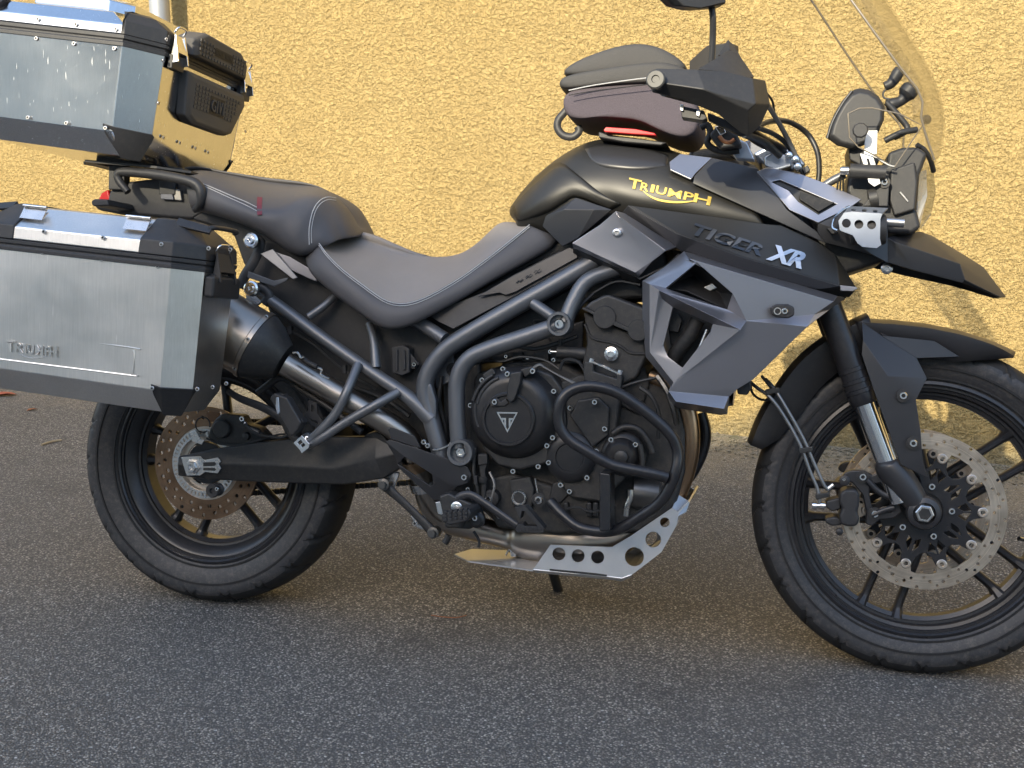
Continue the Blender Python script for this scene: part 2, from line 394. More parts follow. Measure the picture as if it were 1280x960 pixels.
def asphalt(n, b):
    tc = N(n, 'TexCoord'); P = tc.outputs['Object']
    wob = N(n, 'Mix', data_type='VECTOR'); 
    v1 = N(n, 'TexVoronoi'); v1.inputs['Scale'].default_value = 215; n.links.new(P, v1.inputs['Vector']); v1.inputs['Randomness'].default_value = 1
    v2 = N(n, 'TexVoronoi'); v2.inputs['Scale'].default_value = 95; n.links.new(P, v2.inputs['Vector'])
    bw = N(n, 'RGBToBW'); n.links.new(v1.outputs['Color'], bw.inputs[0]); bw2 = N(n, 'RGBToBW'); n.links.new(v2.outputs['Color'], bw2.inputs[0])
    stone = ramp(n, bw.outputs[0], .15, .95, 0., 1.)
    c = mixc(n, mathn(n, 'POWER', stone, 2.2), (.15, .14, .126), (.78, .72, .63))
    edge = ramp(n, v1.outputs['Distance'], .30, .62, 0., 1.)            # bitumen between the chips
    c = mixc(n, mathn(n, 'MULTIPLY', edge, .85), c, (.045, .045, .046))
    spark = ramp(n, bw2.outputs[0], .80, .86, 0., 1.); core = ramp(n, v2.outputs['Distance'], .30, .18, 0., 1.)
    c = mixc(n, mathn(n, 'MULTIPLY', mathn(n, 'MULTIPLY', spark, core), .8), c, (.80, .78, .74))
    big = noise(n, P, 1.1, 5, .6); c = mixc(n, ramp(n, big, .35, .7, 0., .35), c, (.14, .138, .135))
    # sandy, mossy dirt washed up along the wall foot
    dot = N(n, 'VectorMath', operation='DOT_PRODUCT'); n.links.new(P, dot.inputs[0]); dot.inputs[1].default_value = tuple(WN)
    dist = mathn(n, 'SUBTRACT', dot.outputs['Value'], float(W0 @ WN))
    edgen = noise(n, P, 5, 5, .7); fine = noise(n, P, 60, 6, .75)
    d2 = mathn(n, 'ADD', dist, ramp(n, edgen, .2, .8, -.28, .28))
    sand = mathn(n, 'MULTIPLY', ramp(n, d2, .75, .12, 0., 1.), ramp(n, fine, .30, .62, .15, 1.))
    c = mixc(n, mathn(n, 'MULTIPLY', sand, .65), c, (.42, .34, .21))
    stain = mathn(n, 'MULTIPLY', ramp(n, noise(n, P, 2.6, 4, .6), .58, .70, 0., .45), ramp(n, noise(n, P, 25, 4, .7), .3, .6, .3, 1.))
    c = mixc(n, stain, c, (.05, .05, .052))
    moss = mathn(n, 'MULTIPLY', ramp(n, d2, .25, -.05, 0., 1.), ramp(n, noise(n, P, 14, 5, .7), .48, .62, 0., .8))
    c = mixc(n, moss, c, (.10, .115, .04))
    n.links.new(c, b.inputs['Base Color'])
    b.inputs['Roughness'].default_value = .72; b.inputs['Specular IOR Level'].default_value = .45
    h = mathn(n, 'ADD', mathn(n, 'MULTIPLY', ramp(n, v1.outputs['Distance'], 0., .6, 1., 0.), .7), mathn(n, 'MULTIPLY', fine, .3))
    bp = N(n, 'Bump'); bp.inputs['Strength'].default_value = 1.; bp.inputs['Distance'].default_value = .006; n.links.new(h, bp.inputs['Height']); n.links.new(bp.outputs[0], b.inputs['Normal'])
surf_mat('asphalt', asphalt)
def stucco(n, b):
    tc = N(n, 'TexCoord'); P = tc.outputs['Object']
    c = mixc(n, ramp(n, noise(n, P, 1.3, 5, .6), .3, .7), (.475, .345, .145), (.525, .390, .172))
    c = mixc(n, ramp(n, noise(n, P, 55, 6, .7), .3, .75, 0., .30), c, (.38, .25, .09))
    # rain-splash dirt on the lowest centimetres of the wall
    sx = N(n, 'SeparateXYZ'); n.links.new(P, sx.inputs[0])
    z = mathn(n, 'ADD', sx.outputs['Z'], ramp(n, noise(n, P, 9, 6, .75), .2, .8, -.10, .10))
    c = mixc(n, ramp(n, z, .12, .0, 0., .75), c, (.22, .19, .12))
    n.links.new(c, b.inputs['Base Color']); b.inputs['Roughness'].default_value = .9; b.inputs['Specular IOR Level'].default_value = .2
    mp = N(n, 'Mapping'); mp.inputs['Scale'].default_value = (.72, .72, 1.); mp.inputs['Rotation'].default_value = (0, .12, 0); n.links.new(P, mp.inputs[0]); Q = mp.outputs[0]
    n1, n2, n3 = noise(n, Q, 70, 3, .55), noise(n, Q, 120, 3, .6), noise(n, Q, 180, 3, .6)
    h = mathn(n, 'ADD', mathn(n, 'MULTIPLY', ramp(n, n1, .49, .525), 1.), mathn(n, 'MULTIPLY', ramp(n, n1, .36, .395), 1.))
    h = mathn(n, 'ADD', h, mathn(n, 'MULTIPLY', ramp(n, n2, .44, .49), .55)); h = mathn(n, 'ADD', h, mathn(n, 'MULTIPLY', n1, 1.2))
    h = mathn(n, 'ADD', h, mathn(n, 'MULTIPLY', ramp(n, n3, .42, .50), .22)); h = mathn(n, 'ADD', h, mathn(n, 'MULTIPLY', noise(n, P, 420, 2, .6), .16))
    h = mathn(n, 'MULTIPLY', h, ramp(n, noise(n, P, 3.1, 4, .65), .34, .5, .80, 1.05))
    bp = N(n, 'Bump'); bp.inputs['Strength'].default_value = 1.; bp.inputs['Distance'].default_value = .0044; n.links.new(h, bp.inputs['Height']); n.links.new(bp.outputs[0], b.inputs['Normal'])
surf_mat('stucco', stucco)

# ground: one sheet to the horizon
me = bpy.data.meshes.new('ground'); s = 120.
me.from_pydata([(-s, -s, 0), (s, -s, 0), (s, s, 0), (-s, s, 0)], [], [(0, 1, 2, 3)])
g = link('ground', me, 'asphalt', None); g['kind'] = 'structure'; g['label'] = 'grey chip-seal asphalt yard with sandy dirt along the wall'

# the stuccoed garden-house wall: fine relief where the camera sees it, plain beyond
def field(nz, nx, lz, lx, seed, p=2.):
    rng = np.random.default_rng(seed); f = np.fft.rfft2(rng.standard_normal((nz, nx)))
    kz = np.fft.fftfreq(nz)[:, None]; kx = np.fft.rfftfreq(nx)[None, :]
    k = np.sqrt((kz*lz)**2+(kx*lx)**2); f *= np.exp(-((k-1)/.42)**2)
    h = np.fft.irfft2(f, s=(nz, nx)); return h/h.std()
dx = .0052; S0, S1, Z1 = -3.75, 1.35, 1.95
nx = int((S1-S0)/dx)//2*2; nz = int((Z1+.04)/dx)//2*2
h = .75*field(nz, nx, 2.1, 2.9, 1)+.62*field(nz, nx, 3.2, 4.8, 2)+.20*field(nz, nx, 9, 13, 3)
h = np.where(h > .25, .25+.35*np.tanh((h-.25)/.5), h); h = np.maximum(h, -2.0)*.0017
ss = np.linspace(S0, S1, nx); zz = np.linspace(-.04, Z1, nz)
fade = np.minimum(1, np.minimum(np.minimum(ss-S0, S1-ss)[None, :]/.15, ((Z1-zz)/.15)[:, None])).clip(0, 1); h = h*fade
P = W0[None, None, :]+ss[None, :, None]*WT+h[:, :, None]*WN; P = P+zz[:, None, None]*np.array([0, 0, 1.])
V = P.reshape(-1, 3); i = np.arange(nz-1)[:, None]*nx+np.arange(nx-1)[None, :]
F = np.stack([i, i+1, i+nx+1, i+nx], -1).reshape(-1, 4)
def wp(s_, z_, o_=0.): return tuple(W0+WT*s_+WN*o_+np.array([0, 0, z_]))
L, R, T = -14., 14., 4.6; k = len(V)
ext = [wp(L, -.04), wp(S0, -.04), wp(S0, T), wp(L, T), wp(S1, -.04), wp(R, -.04), wp(R, T), wp(S1, T), wp(S0, Z1), wp(S1, Z1)]
ext += [wp(L, T, -.3), wp(R, T, -.3), wp(L, -.04, -.3), wp(R, -.04, -.3)]
V = np.concatenate([V, np.array(ext)])
faces = F.tolist()+[(k, k+1, k+2, k+3), (k+4, k+5, k+6, k+7), (k+8, k+9, k+7, k+2), (k+3, k+2, k+7, k+6, k+11, k+10), (k+10, k+11, k+13, k+12), (k, k+3, k+10, k+12), (k+5, k+13, k+11, k+6)]
me = bpy.data.meshes.new('stucco_wall'); me.from_pydata(V.tolist(), [], faces); me.shade_smooth()
w = link('stucco_wall', me, 'stucco', None); w['label'] = 'rough yellow ochre stucco house wall behind the motorcycle'; w['category'] = 'wall'

# grey rain downpipe in front of the wall, seen above the top case
dp = thing('downpipe', 'grey metal rain downpipe running up the stucco wall above the top case', 'downpipe', (0, 0, 0), bike=False)
def wall_at(px, py, off):
    d = CFW*CF+CR*(px-640)+CU*(480-py); q = W0+WN*off; return CP+d*(((q-CP) @ WN)/(d @ WN))
b0 = wall_at(199, 4, .11); b0[2] = 0
bx = tuple(b0)
lathe('pipe', [(0, .041), (4.5, .041)], bx, (0, 0, 1), 'zinc_pipe', dp, n=20, raw=True)
for zc in (.5, 1.75, 3.4): lathe('pipe_clip', [(-.015, .043), (-.015, .046), (.015, .046), (.015, .043)], (bx[0], bx[1], zc), (0, 0, 1), 'zinc_pipe', dp, n=20, closed=True, raw=True)
for zc in (.5, 1.75, 3.4): mesh('clip_stay', *box_geo((bx[0]-WN[0]*.078, bx[1]-WN[1]*.078, zc), (.012, .07, .012)), 'zinc_pipe', dp, raw=True)

# the house across the yard, behind the camera: its eaves shade the yard and the lower bike
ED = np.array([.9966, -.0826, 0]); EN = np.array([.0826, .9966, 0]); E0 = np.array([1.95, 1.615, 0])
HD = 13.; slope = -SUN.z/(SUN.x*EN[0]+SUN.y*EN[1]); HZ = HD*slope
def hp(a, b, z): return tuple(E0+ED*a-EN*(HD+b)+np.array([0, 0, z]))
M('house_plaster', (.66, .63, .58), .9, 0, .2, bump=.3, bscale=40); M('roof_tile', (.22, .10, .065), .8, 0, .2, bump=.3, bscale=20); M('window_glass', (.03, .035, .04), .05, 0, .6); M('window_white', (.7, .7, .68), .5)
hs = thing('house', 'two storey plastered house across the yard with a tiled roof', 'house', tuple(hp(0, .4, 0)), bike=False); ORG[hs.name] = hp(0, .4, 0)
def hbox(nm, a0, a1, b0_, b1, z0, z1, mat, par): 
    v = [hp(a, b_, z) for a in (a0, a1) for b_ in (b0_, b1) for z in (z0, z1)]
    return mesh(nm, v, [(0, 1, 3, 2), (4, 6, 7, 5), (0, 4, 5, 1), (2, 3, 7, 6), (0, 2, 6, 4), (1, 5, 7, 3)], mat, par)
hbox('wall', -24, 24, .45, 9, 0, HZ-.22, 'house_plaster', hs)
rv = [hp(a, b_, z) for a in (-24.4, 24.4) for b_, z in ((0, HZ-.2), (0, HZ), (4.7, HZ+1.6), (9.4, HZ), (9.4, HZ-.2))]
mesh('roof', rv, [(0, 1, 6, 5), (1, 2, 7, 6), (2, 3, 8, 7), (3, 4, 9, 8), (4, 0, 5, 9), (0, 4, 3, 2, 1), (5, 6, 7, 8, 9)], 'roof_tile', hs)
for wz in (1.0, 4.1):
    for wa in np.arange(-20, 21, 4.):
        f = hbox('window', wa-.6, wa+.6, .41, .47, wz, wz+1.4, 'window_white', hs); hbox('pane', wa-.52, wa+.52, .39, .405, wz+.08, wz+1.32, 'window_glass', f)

# loose grit and small stones gathered at the wall foot
rng = random.Random(3); GV = []; GF = []
ico = [(0, 0, 1), (.9, 0, .3), (.28, .85, .3), (-.72, .53, .3), (-.72, -.53, .3), (.28, -.85, .3), (.2, .1, -.5)]
icf = [(0, 1, 2), (0, 2, 3), (0, 3, 4), (0, 4, 5), (0, 5, 1), (6, 2, 1), (6, 3, 2), (6, 4, 3), (6, 5, 4), (6, 1, 5)]
for q in range(6500):
    s_ = rng.uniform(-3.4, 1.3); o_ = .012+abs(rng.gauss(0, .16)); r_ = rng.choice((.002, .003, .003, .004, .005, .008))
    if o_ > .3: r_ = min(r_, .004)
    c_ = W0+WT*s_+WN*o_; a_ = rng.uniform(0, 6.28); sx_, sy_, sz_ = rng.uniform(.7, 1.3), rng.uniform(.6, 1.2), rng.uniform(.5, .9); n0 = len(GV)
    for x_, y_, z_ in ico:
        x_, y_ = x_*sx_*r_*rng.uniform(.8, 1.2), y_*sy_*r_*rng.uniform(.8, 1.2)
        GV.append((c_[0]+x_*math.cos(a_)-y_*math.sin(a_), c_[1]+x_*math.sin(a_)+y_*math.cos(a_), .4*r_+z_*sz_*r_))
    GF += [tuple(n0+t for t in f) for f in icf]
M('grit_stone', (.20, .175, .13), .9, 0, .2, var=.6, vscale=180)
gr = mesh('gravel', GV, GF, 'grit_stone', None); gr['kind'] = 'stuff'; gr['label'] = 'loose sandy grit gathered along the foot of the stucco wall'; gr['category'] = 'gravel'
GV = []; GF = []
for q in range(2600):                 # single pale chips that came loose from the surface
    x_, y_ = rng.uniform(-2.2, 2.6), rng.uniform(-.95, 1.55); r_ = rng.choice((.0015, .002, .002, .0025, .003)); n0 = len(GV)
    for u_, v_, w_ in ico: GV.append((x_+u_*r_*rng.uniform(.7, 1.3), y_+v_*r_*rng.uniform(.7, 1.3), .3*r_+w_*r_*.7))
    GF += [tuple(n0+t for t in f) for f in icf]
M('pale_chip', (.50, .48, .44), .7, 0, .4, var=.5, vscale=160)
gr = mesh('loose_chips', GV, GF, 'pale_chip', None); gr['kind'] = 'stuff'; gr['label'] = 'pale loose stone chips scattered over the asphalt'; gr['category'] = 'gravel'
# the few stray things lying on the asphalt
def ground_at(px, py, z=0.):
    d = CFW*CF+CR*(px-640)+CU*(480-py); return CP+d*((z-CP[2])/d[2])
M('dry_twig', (.42, .34, .22), .8); M('red_leaf', (.36, .10, .05), .7); M('brown_leaf', (.30, .12, .05), .7); M('weed_green', (.08, .15, .035), .6)
def lie(nm, pxs, r, mat, label, cat):
    P_ = [ground_at(x, y, r) for x, y in pxs]; c_ = P_[0]
    v, f = tube_geo([p-c_ for p in P_], r, 6, 3); o = mesh(nm, v, f, mat, None, smooth=60); o.location = tuple(c_); o['label'] = label; o['category'] = cat
lie('twig', [(52, 556), (64, 552), (77, 550)], .004, 'dry_twig', 'short pale straw twig lying on the asphalt beside the rear wheel', 'twig')
lie('twig', [(539, 769), (553, 771), (570, 772), (583, 769)], .0014, 'brown_leaf', 'thin reddish bent stalk lying on the asphalt below the skid plate', 'twig')
def leaf(px, py, sz, mat, label, rot):
    c_ = ground_at(px, py); v = []; 
    for x_, y_, z_ in ((-1, 0, .0), (-.4, .45, .25), (.4, .4, .2), (1, 0, .1), (.4, -.4, .28), (-.4, -.45, .2), (0, 0, .05)):
        v.append((sz*(x_*math.cos(rot)-y_*math.sin(rot)), sz*(x_*math.sin(rot)+y_*math.cos(rot)), sz*z_+.002))
    o = mesh('fallen_leaf', v, [(6, i, (i+1) % 6) for i in range(6)], mat, None, solid=.0006); o.location = tuple(c_); o['label'] = label; o['category'] = 'leaf'
leaf(6, 495, .05, 'red_leaf', 'rust red fallen leaf on the sandy strip under the pannier', .3)
leaf(40, 513, .022, 'brown_leaf', 'small brown fallen leaf on the sandy strip by the wall', 1.)
leaf(1072, 556, .02, 'red_leaf', 'small dark red leaf at the wall foot behind the front wheel', .6)
def weed(px, py, label, k=14, sz=.03):
    c_ = ground_at(px, py); V_ = []; F_ = []; rg = random.Random(px)
    for i in range(k):
        a = rg.uniform(0, 6.28); l_ = sz*rg.uniform(.6, 1.3); e = rg.uniform(.3, 1.2); w_ = l_*.22
        d = np.array((math.cos(a)*math.cos(e), math.sin(a)*math.cos(e), math.sin(e))); sd = np.array((-math.sin(a), math.cos(a), 0)); n0 = len(V_)
        V_ += [d*.002, d*l_*.5+sd*w_, d*l_+np.array((0, 0, -l_*.15)), d*l_*.5-sd*w_]; F_.append((n0, n0+1, n0+2, n0+3))
    o = mesh('weed', V_, F_, 'weed_green', None); o.location = tuple(c_); o['label'] = label; o['category'] = 'weed'
weed(1050, 556, 'small green weed at the wall foot seen through the front wheel beside a red leaf')
weed(1268, 566, 'small green weed in the sunlit patch at the wall foot', 10, .035)
# ================================================================== MOTORCYCLE
bike = thing('motorcycle', 'matte black and graphite adventure touring motorcycle parked on its side stand', 'motorcycle')
RZ, FX, FZ = .318, 1.53, .327
STEER = .0305
def steer_matrix():
    o = Vector((FX+.0927, 0, 0)); a = Vector((-math.cos(math.radians(66.1)), 0, math.sin(math.radians(66.1))))
    return Matrix.Translation(o) @ Matrix.Rotation(STEER, 4, a) @ Matrix.Translation(-o)
def ring_pts(r, n, ph=0): return [(r*math.cos(2*PI*i/n+ph), r*math.sin(2*PI*i/n+ph)) for i in range(n)]
def yplate(outline, holes, y0, th):
    return plate_geo(outline, holes, lambda u, v, s: (u, y0+s*th, v), th)
def tyre_geo(R, w, rb, hb, n=420, grooves=20, gw=.0045):
    """tyre cross-section swept round the wheel, tread slashes cut into the crown"""
    prof = []
    for t in np.linspace(-1, 1, 33):
        a = abs(t)
        if a > .72:      # sidewall from shoulder to bead
            k = (a-.72)/.28; y = (w/2)*(1-.03*k)*(1-k*k*(1-hb/(w/2))); r = (R-.030)+(rb-(R-.030))*k
            r = (R-.033)*(1-k)+rb*k; y = (w/2)*math.cos(k*.0)+((hb)-(w/2))*k**2.2
        else:
            k = a/.72; y = (w/2)*math.sin(k*PI/2*.985)**1.0; r = R-.033*(1-math.cos(k*PI/2))**1.15
        prof.append((math.copysign(y, t), r, t))
    m = len(prof); th = np.arange(n)*2*PI/n; V = np.zeros((n, m, 3))
    for j, (y, r, t) in enumerate(prof):
        s = abs(t)/.72; dep = np.zeros(n)
        if .10 < s < 1.0:
            ph = (th*grooves/(2*PI)+(.5 if t > 0 else 0)+.55*s) % 1; ph2 = (th*grooves/(2*PI)+(.5 if t > 0 else 0)+.5-.35*s) % 1
            cell = 2*PI*R/grooves
            if s > .18: dep = np.maximum(dep, (np.abs(ph-.5)*cell < gw)*.006)
            if .55 < s < .98: dep = np.maximum(dep, (np.abs(ph2-.5)*cell < gw*.8)*.005)
        rr = r-dep; V[:, j, 0] = rr*np.cos(th); V[:, j, 1] = y; V[:, j, 2] = rr*np.sin(th)
    F = []
    for i in range(n):
        k = (i+1) % n
        for j in range(m-1): F.append((i*m+j, i*m+j+1, k*m+j+1, k*m+j))
    return V.reshape(-1, 3), F
def rim_geo(rl, hw, rin, hub_r, hub_w, base, half, spoke_r):
    prof = [(-hw, rl), (-hw-.002, rl-.006), (-hw+.001, rl-.009), (-hw+.005, rl-.009), (-hw+.005, rl-.014), (-hw+.010, rl-.015), (-hw+.012, rl-.021), (-hw*.5, rin+.014), (-hw*.48, rin+.009), (-hw*.40, rin+.008), (-hw*.30, rin), (hw*.30, rin), (hw*.42, rin+.010), (hw-.016, rl-.021), (hw-.010, rl-.014), (hw-.004, rl-.012), (hw+.001, rl-.007), (hw, rl), (hw-.006, rl-.004), (hw*.5, rl-.016), (-hw*.5, rl-.016), (-hw+.006, rl-.004)]
    gs = [lathe_geo(prof, (0, 0, 0), (0, 1, 0), 128, closed=True)]
    gs.append(lathe_geo([(-hub_w, hub_r*.55), (-hub_w, hub_r*.9), (-hub_w*.6, hub_r), (hub_w*.6, hub_r), (hub_w, hub_r*.9), (hub_w, hub_r*.55)], (0, 0, 0), (0, 1, 0), 40))
    for k in range(5):
        a = math.radians(base+72*k); d = np.array((math.cos(a), 0, math.sin(a))); p = np.array((-math.sin(a), 0, math.cos(a)))
        for s in (-1, 1):
            o = p*half*s; ro = math.sqrt((rin+.004)**2-half**2)
            P = [d*(hub_r*.5)+o*.75, d*(hub_r*.5+.3*(ro-hub_r*.5))+o*.92, d*(ro*.86)+o, d*(ro*.95)+o*1.04, d*(ro+.004)+o*1.12]
            gs.append(tube_geo(P, [spoke_r*1.25, spoke_r, spoke_r*.95, spoke_r*1.2, spoke_r*1.9], 10, 3, flat=1.25))
    return join_geo(gs)
def wheel(name, mat4, R, w, rl, hw, rin, hub_r, hub_w, base, half, spoke_r, gro):
    v, f = rim_geo(rl, hw, rin, hub_r, hub_w, base, half, spoke_r)
    ob = mesh(name, v, f, 'wheel_black', bike, smooth=35, raw=True); ob.matrix_local = mat4
    ty = mesh('tyre', *tyre_geo(R, w, rl-.004, hw-.004, grooves=gro), 'tyre_rubber', ob, smooth=40, raw=True); ty.data.materials.append(MATS['tread_rubber'])
    for p_ in ty.data.polygons:
        if abs(p_.center.y) < w*.475 and math.hypot(p_.center.x, p_.center.z) > R-.035: p_.material_index = 1
    for sg in (-1, 1):
        for rr, yy in ((rl+.006, hw+.004), (R-.047, w/2+.0005)): mesh('tyre_rib', *lathe_geo([(-.0012, rr-.002), (-.0012, rr+.002), (.0012, rr+.002), (.0012, rr-.002)], (0, yy*sg, 0), (0, 1, 0), 96, closed=True), 'tread_rubber', ob, smooth=30, raw=True)
    return ob
rw = wheel('rear_wheel', Matrix.Translation((0, 0, RZ)), .3215, .152, .231, .062, .180, .052, .07, 172, .034, .0105, 22)
fwm = steer_matrix() @ Matrix.Translation((FX, 0, FZ))
fw_ = wheel('front_wheel', fwm, .330, .106, .255, .040, .217, .045, .055, 180, .033, .0095, 24)
# --- front brake discs: floating rotors on black carriers
def rotor_geo(ro, ri, rtab, nb, ph, y, th):
    out = ring_pts(ro, 120); inn = []
    for i in range(nb):
        a0 = ph+2*PI*i/nb
        for da, r in ((-.20, ri), (-.115, ri-.002), (-.095, rtab+.004), (-.05, rtab), (.05, rtab), (.095, rtab+.004), (.115, ri-.002), (.20, ri)):
            inn.append((r*math.cos(a0+da), r*math.sin(a0+da)))
    holes = [inn]
    for i in range(72):
        a = ph+2*PI*i/72; fr_ = (.20, .48, .78, .60, .34, .86)[i % 6]; r = ri+(ro-ri)*fr_
        holes.append(circ2(r*math.cos(a), r*math.sin(a), .0036 if i % 2 else .0031, 9))
    for i in range(nb):
        a = ph+2*PI*(i+.5)/nb
    return yplate(out, holes, y-th/2, th)
PH = math.radians(3)
def carrier_geo(y, th):
    out = []
    for i in range(10):
        a0 = PH+2*PI*i/10
        for da, r in ((-.26, .083), (-.15, .092), (-.10, .109), (-.05, .1155), (.05, .1155), (.10, .109), (.15, .092), (.26, .083)):
            out.append((r*math.cos(a0+da), r*math.sin(a0+da)))
    holes = [ring_pts(.036, 30)]
    for i in range(10):
        a0 = PH+2*PI*(i+.0)/10
        if i % 2 == 0: tri = ((-.22, .079), (-.02, .088), (-.02, .074), (-.13, .062)); tri2 = ((.22, .079), (.02, .088), (.02, .074), (.13, .062))
        else: tri = ((-.18, .070), (-.04, .084), (-.05, .060), (-.22, .055)); tri2 = ((.18, .070), (.04, .084), (.05, .060), (.22, .055))
        for t in (tri, tri2): holes.append([(r*math.cos(a0+da), r*math.sin(a0+da)) for da, r in t])
    return yplate(out, holes, y-th/2, th)
for sgn in (-1, 1):
    y = .0565*sgn
    mesh('brake_rotor', *rotor_geo(.154, .1235, .107, 10, PH, y, .005), 'rotor_steel', fw_, raw=True)
    mesh('rotor_carrier', *carrier_geo(y-.001*sgn, .007), 'wheel_black', fw_, raw=True, bevel=.001)
    for i in range(10):
        a = PH+2*PI*i/10; p = (.1085*math.cos(a), y, .1085*math.sin(a))
        lathe('rotor_button', [(-.001, .0005), (-.001, .0042), (-.006, .0045), (-.006, .0082), (-.0045, .0100), (.0045, .0100), (.006, .0082), (.006, .0045), (.001, .0042), (.001, .0005)], p, (0, 1, 0), 'rotor_metal', fw_, n=16, raw=True)
    for i in range(5):
        a = PH+math.radians(2)+2*PI*i/5; bolt(0, 0, 0, .0068, fw_, pos=(.051*math.cos(a), y+.004*sgn, .051*math.sin(a)), rot=(0, 0, 0) if sgn < 0 else (0, 0, PI))
lathe('tone_ring', [(-.048, .040), (-.048, .049), (-.045, .049), (-.045, .040)], (0, 0, 0), (0, 1, 0), 'steel', fw_, n=60, closed=True, raw=True)
v0 = tube_geo([(.205, -.005, -.05), (.196, -.012, -.048), (.185, -.022, -.045)], [.004, .0035, .0045], 8, 2); mesh('tyre_valve', *v0, 'bright_steel', fw_, smooth=40, raw=True)
# --- rear brake disc, rusty brown, with its toothed ABS ring
holes = [ring_pts(.083, 60)]
for i in range(26):
    for q, (dr, da) in enumerate(((.24, 0), (.66, .10))):
        a = 2*PI*i/26+da; r = .0905+(.1275-.0905)*dr+(.003 if i % 2 else -.002); holes.append(circ2(r*math.cos(a), r*math.sin(a), .0046, 9))
mesh('brake_rotor', *yplate(ring_pts(.1275, 100), holes, -.0725, .005), 'rotor_rust', rw, raw=True)
mesh('rotor_carrier', *yplate(ring_pts(.0835, 60), [ring_pts(.05, 40)], -.071, .004), 'rotor_metal', rw, raw=True)
sl_ = []
for i in range(48):
    a0 = 2*PI*i/48; sl_.append([(r*math.cos(a0+d), r*math.sin(a0+d)) for r, d in ((.0665, -.028), (.0745, -.028), (.0745, .028), (.0665, .028))])
mesh('tone_ring', *yplate(ring_pts(.078, 72), [ring_pts(.0615, 60)]+sl_, -.083, .003), 'steel', rw, raw=True)
# ================================================================== LUGGAGE
def frame(org, pitch):
    """box frame: u forward, v across (bike y), w up, pitched nose-down"""
    c, s = math.cos(pitch), math.sin(pitch); o = np.array(org, float)
    def f(u, v, w): return tuple(o+np.array((c*u+s*w, v, -s*u+c*w)))
    return f
def oct_loop(u0, u1, v0, v1, ch):
    return [(u0+ch, v0), (u1-ch, v0), (u1, v0+ch), (u1, v1-ch), (u1-ch, v1), (u0+ch, v1), (u0, v1-ch), (u0, v0+ch)]
def loft(fr, loops):
    """loops: list of (list of (u,v), w)"""
    V = []; n = len(loops[0][0])
    for lp, w in loops: V += [fr(u, v, w) for u, v in lp]
    F = [tuple(range(n))[::-1], tuple(range((len(loops)-1)*n, len(loops)*n))]
    for k in range(len(loops)-1):
        for i in range(n): F.append((k*n+i, k*n+(i+1) % n, (k+1)*n+(i+1) % n, (k+1)*n+i))
    return V, F
def quadplate(name, pts, th, mat, par, bevel=.001, **k):
    """thin plate on four or more nearly coplanar points, thickness outward"""
    P = [np.array(p) for p in pts]; nrm = np.cross(P[1]-P[0], P[2]-P[1]); nrm /= np.linalg.norm(nrm)
    c = sum(P)/len(P)
    if nrm @ (CB-c) < 0: nrm = -nrm
    V = [tuple(p) for p in P]+[tuple(p+nrm*th) for p in P]; n = len(P)
    F = [tuple(range(n)), tuple(range(n, 2*n))]+[(i, (i+1) % n, (i+1) % n+n, i+n) for i in range(n)]
    return mesh(name, V, F, mat, par, bevel=bevel, **k)
def latch(par, fr, u, v, w0, w1, wid, mat):
    """folding clasp on a front face (normal +u)"""
    m_ = 'steel'
    mesh('latch_base', *join_geo([(lambda q: ([fr(*p) for p in q], [(0, 1, 3, 2), (4, 6, 7, 5), (0, 4, 5, 1), (2, 3, 7, 6), (0, 2, 6, 4), (1, 5, 7, 3)]))([(a, b_, c) for a in (u, u+.012) for b_ in (v-wid/2, v+wid/2) for c in (w0, w0+.03)])]), 'black_plastic', par, bevel=.002)
    for s in (-1, 1):
        q = [(u+.004, v+s*wid*.42, w0+.010), (u+.024, v+s*wid*.42, w0+.016), (u+.020, v+s*wid*.40, w0+.034), (u+.008, v+s*wid*.36, w1)]
        V = [fr(a, b_-.003, c) for a, b_, c in q]+[fr(a, b_+.003, c) for a, b_, c in q]
        mesh('latch_arm', V, [(0, 1, 2, 3), (7, 6, 5, 4)]+[(i, (i+1) % 4, (i+1) % 4+4, i+4) for i in range(4)], mat, par, bevel=.001)
    V = [fr(a, b_, c) for a, b_, c in ((u+.006, v-wid*.34, w1-.004), (u+.006, v+wid*.34, w1-.004), (u+.02, v+wid*.40, w0+.036), (u+.02, v-wid*.40, w0+.036))]
    mesh('latch_plate', V, [(0, 1, 2, 3)], mat, par, solid=.003)
    mesh('latch_wire', *tube_geo([fr(u+.004, v-wid*.36, w1), fr(u+.012, v-wid*.3, w1+.012), fr(u+.012, v+wid*.3, w1+.012), fr(u+.004, v+wid*.36, w1)], .0022, 8, 3), 'bright_steel', par, smooth=50)
# ---------------- aluminium side case (right pannier)
pf = frame((.172, -.36, .745), math.radians(4.1))      # origin: front face, seam height
pan = thing('side_case', 'brushed aluminium side pannier with black corner guards and embossed lettering beside the exhaust', 'pannier', pf(-.24, 0, -.29))
U0, U1, V0, V1, CH = -.50, 0., -.108, .105, .046
body = oct_loop(U0, U1, V0, V1, CH); low = oct_loop(U0+.006, U1-.006, V0+.006, V1-.006, CH-.004); bot = oct_loop(U0+.035, U1-.03, V0+.04, V1-.04, .02)
sidec = mesh('body', *loft(pf, [(bot, -.288), (low, -.245), (body, -.010)]), 'pannier_metal', pan, bevel=.0025)
for a, b_ in (((U1-CH, V0), (U1, V0+CH)), ((U0+CH, V0), (U0, V0+CH))):       # corner facets of the same sheet metal
    k = lambda q, e: (q[0]+(e if q[0] < -.25 else e)*0, q[1])
    quadplate('corner_strip', [pf(a[0], a[1], -.012), pf(b_[0], b_[1], -.012), pf(b_[0]*.99-.003, b_[1]+.005*.6, -.238), pf(a[0]-.003, a[1]+.006, -.238)], .0018, 'pannier_metal', pan)
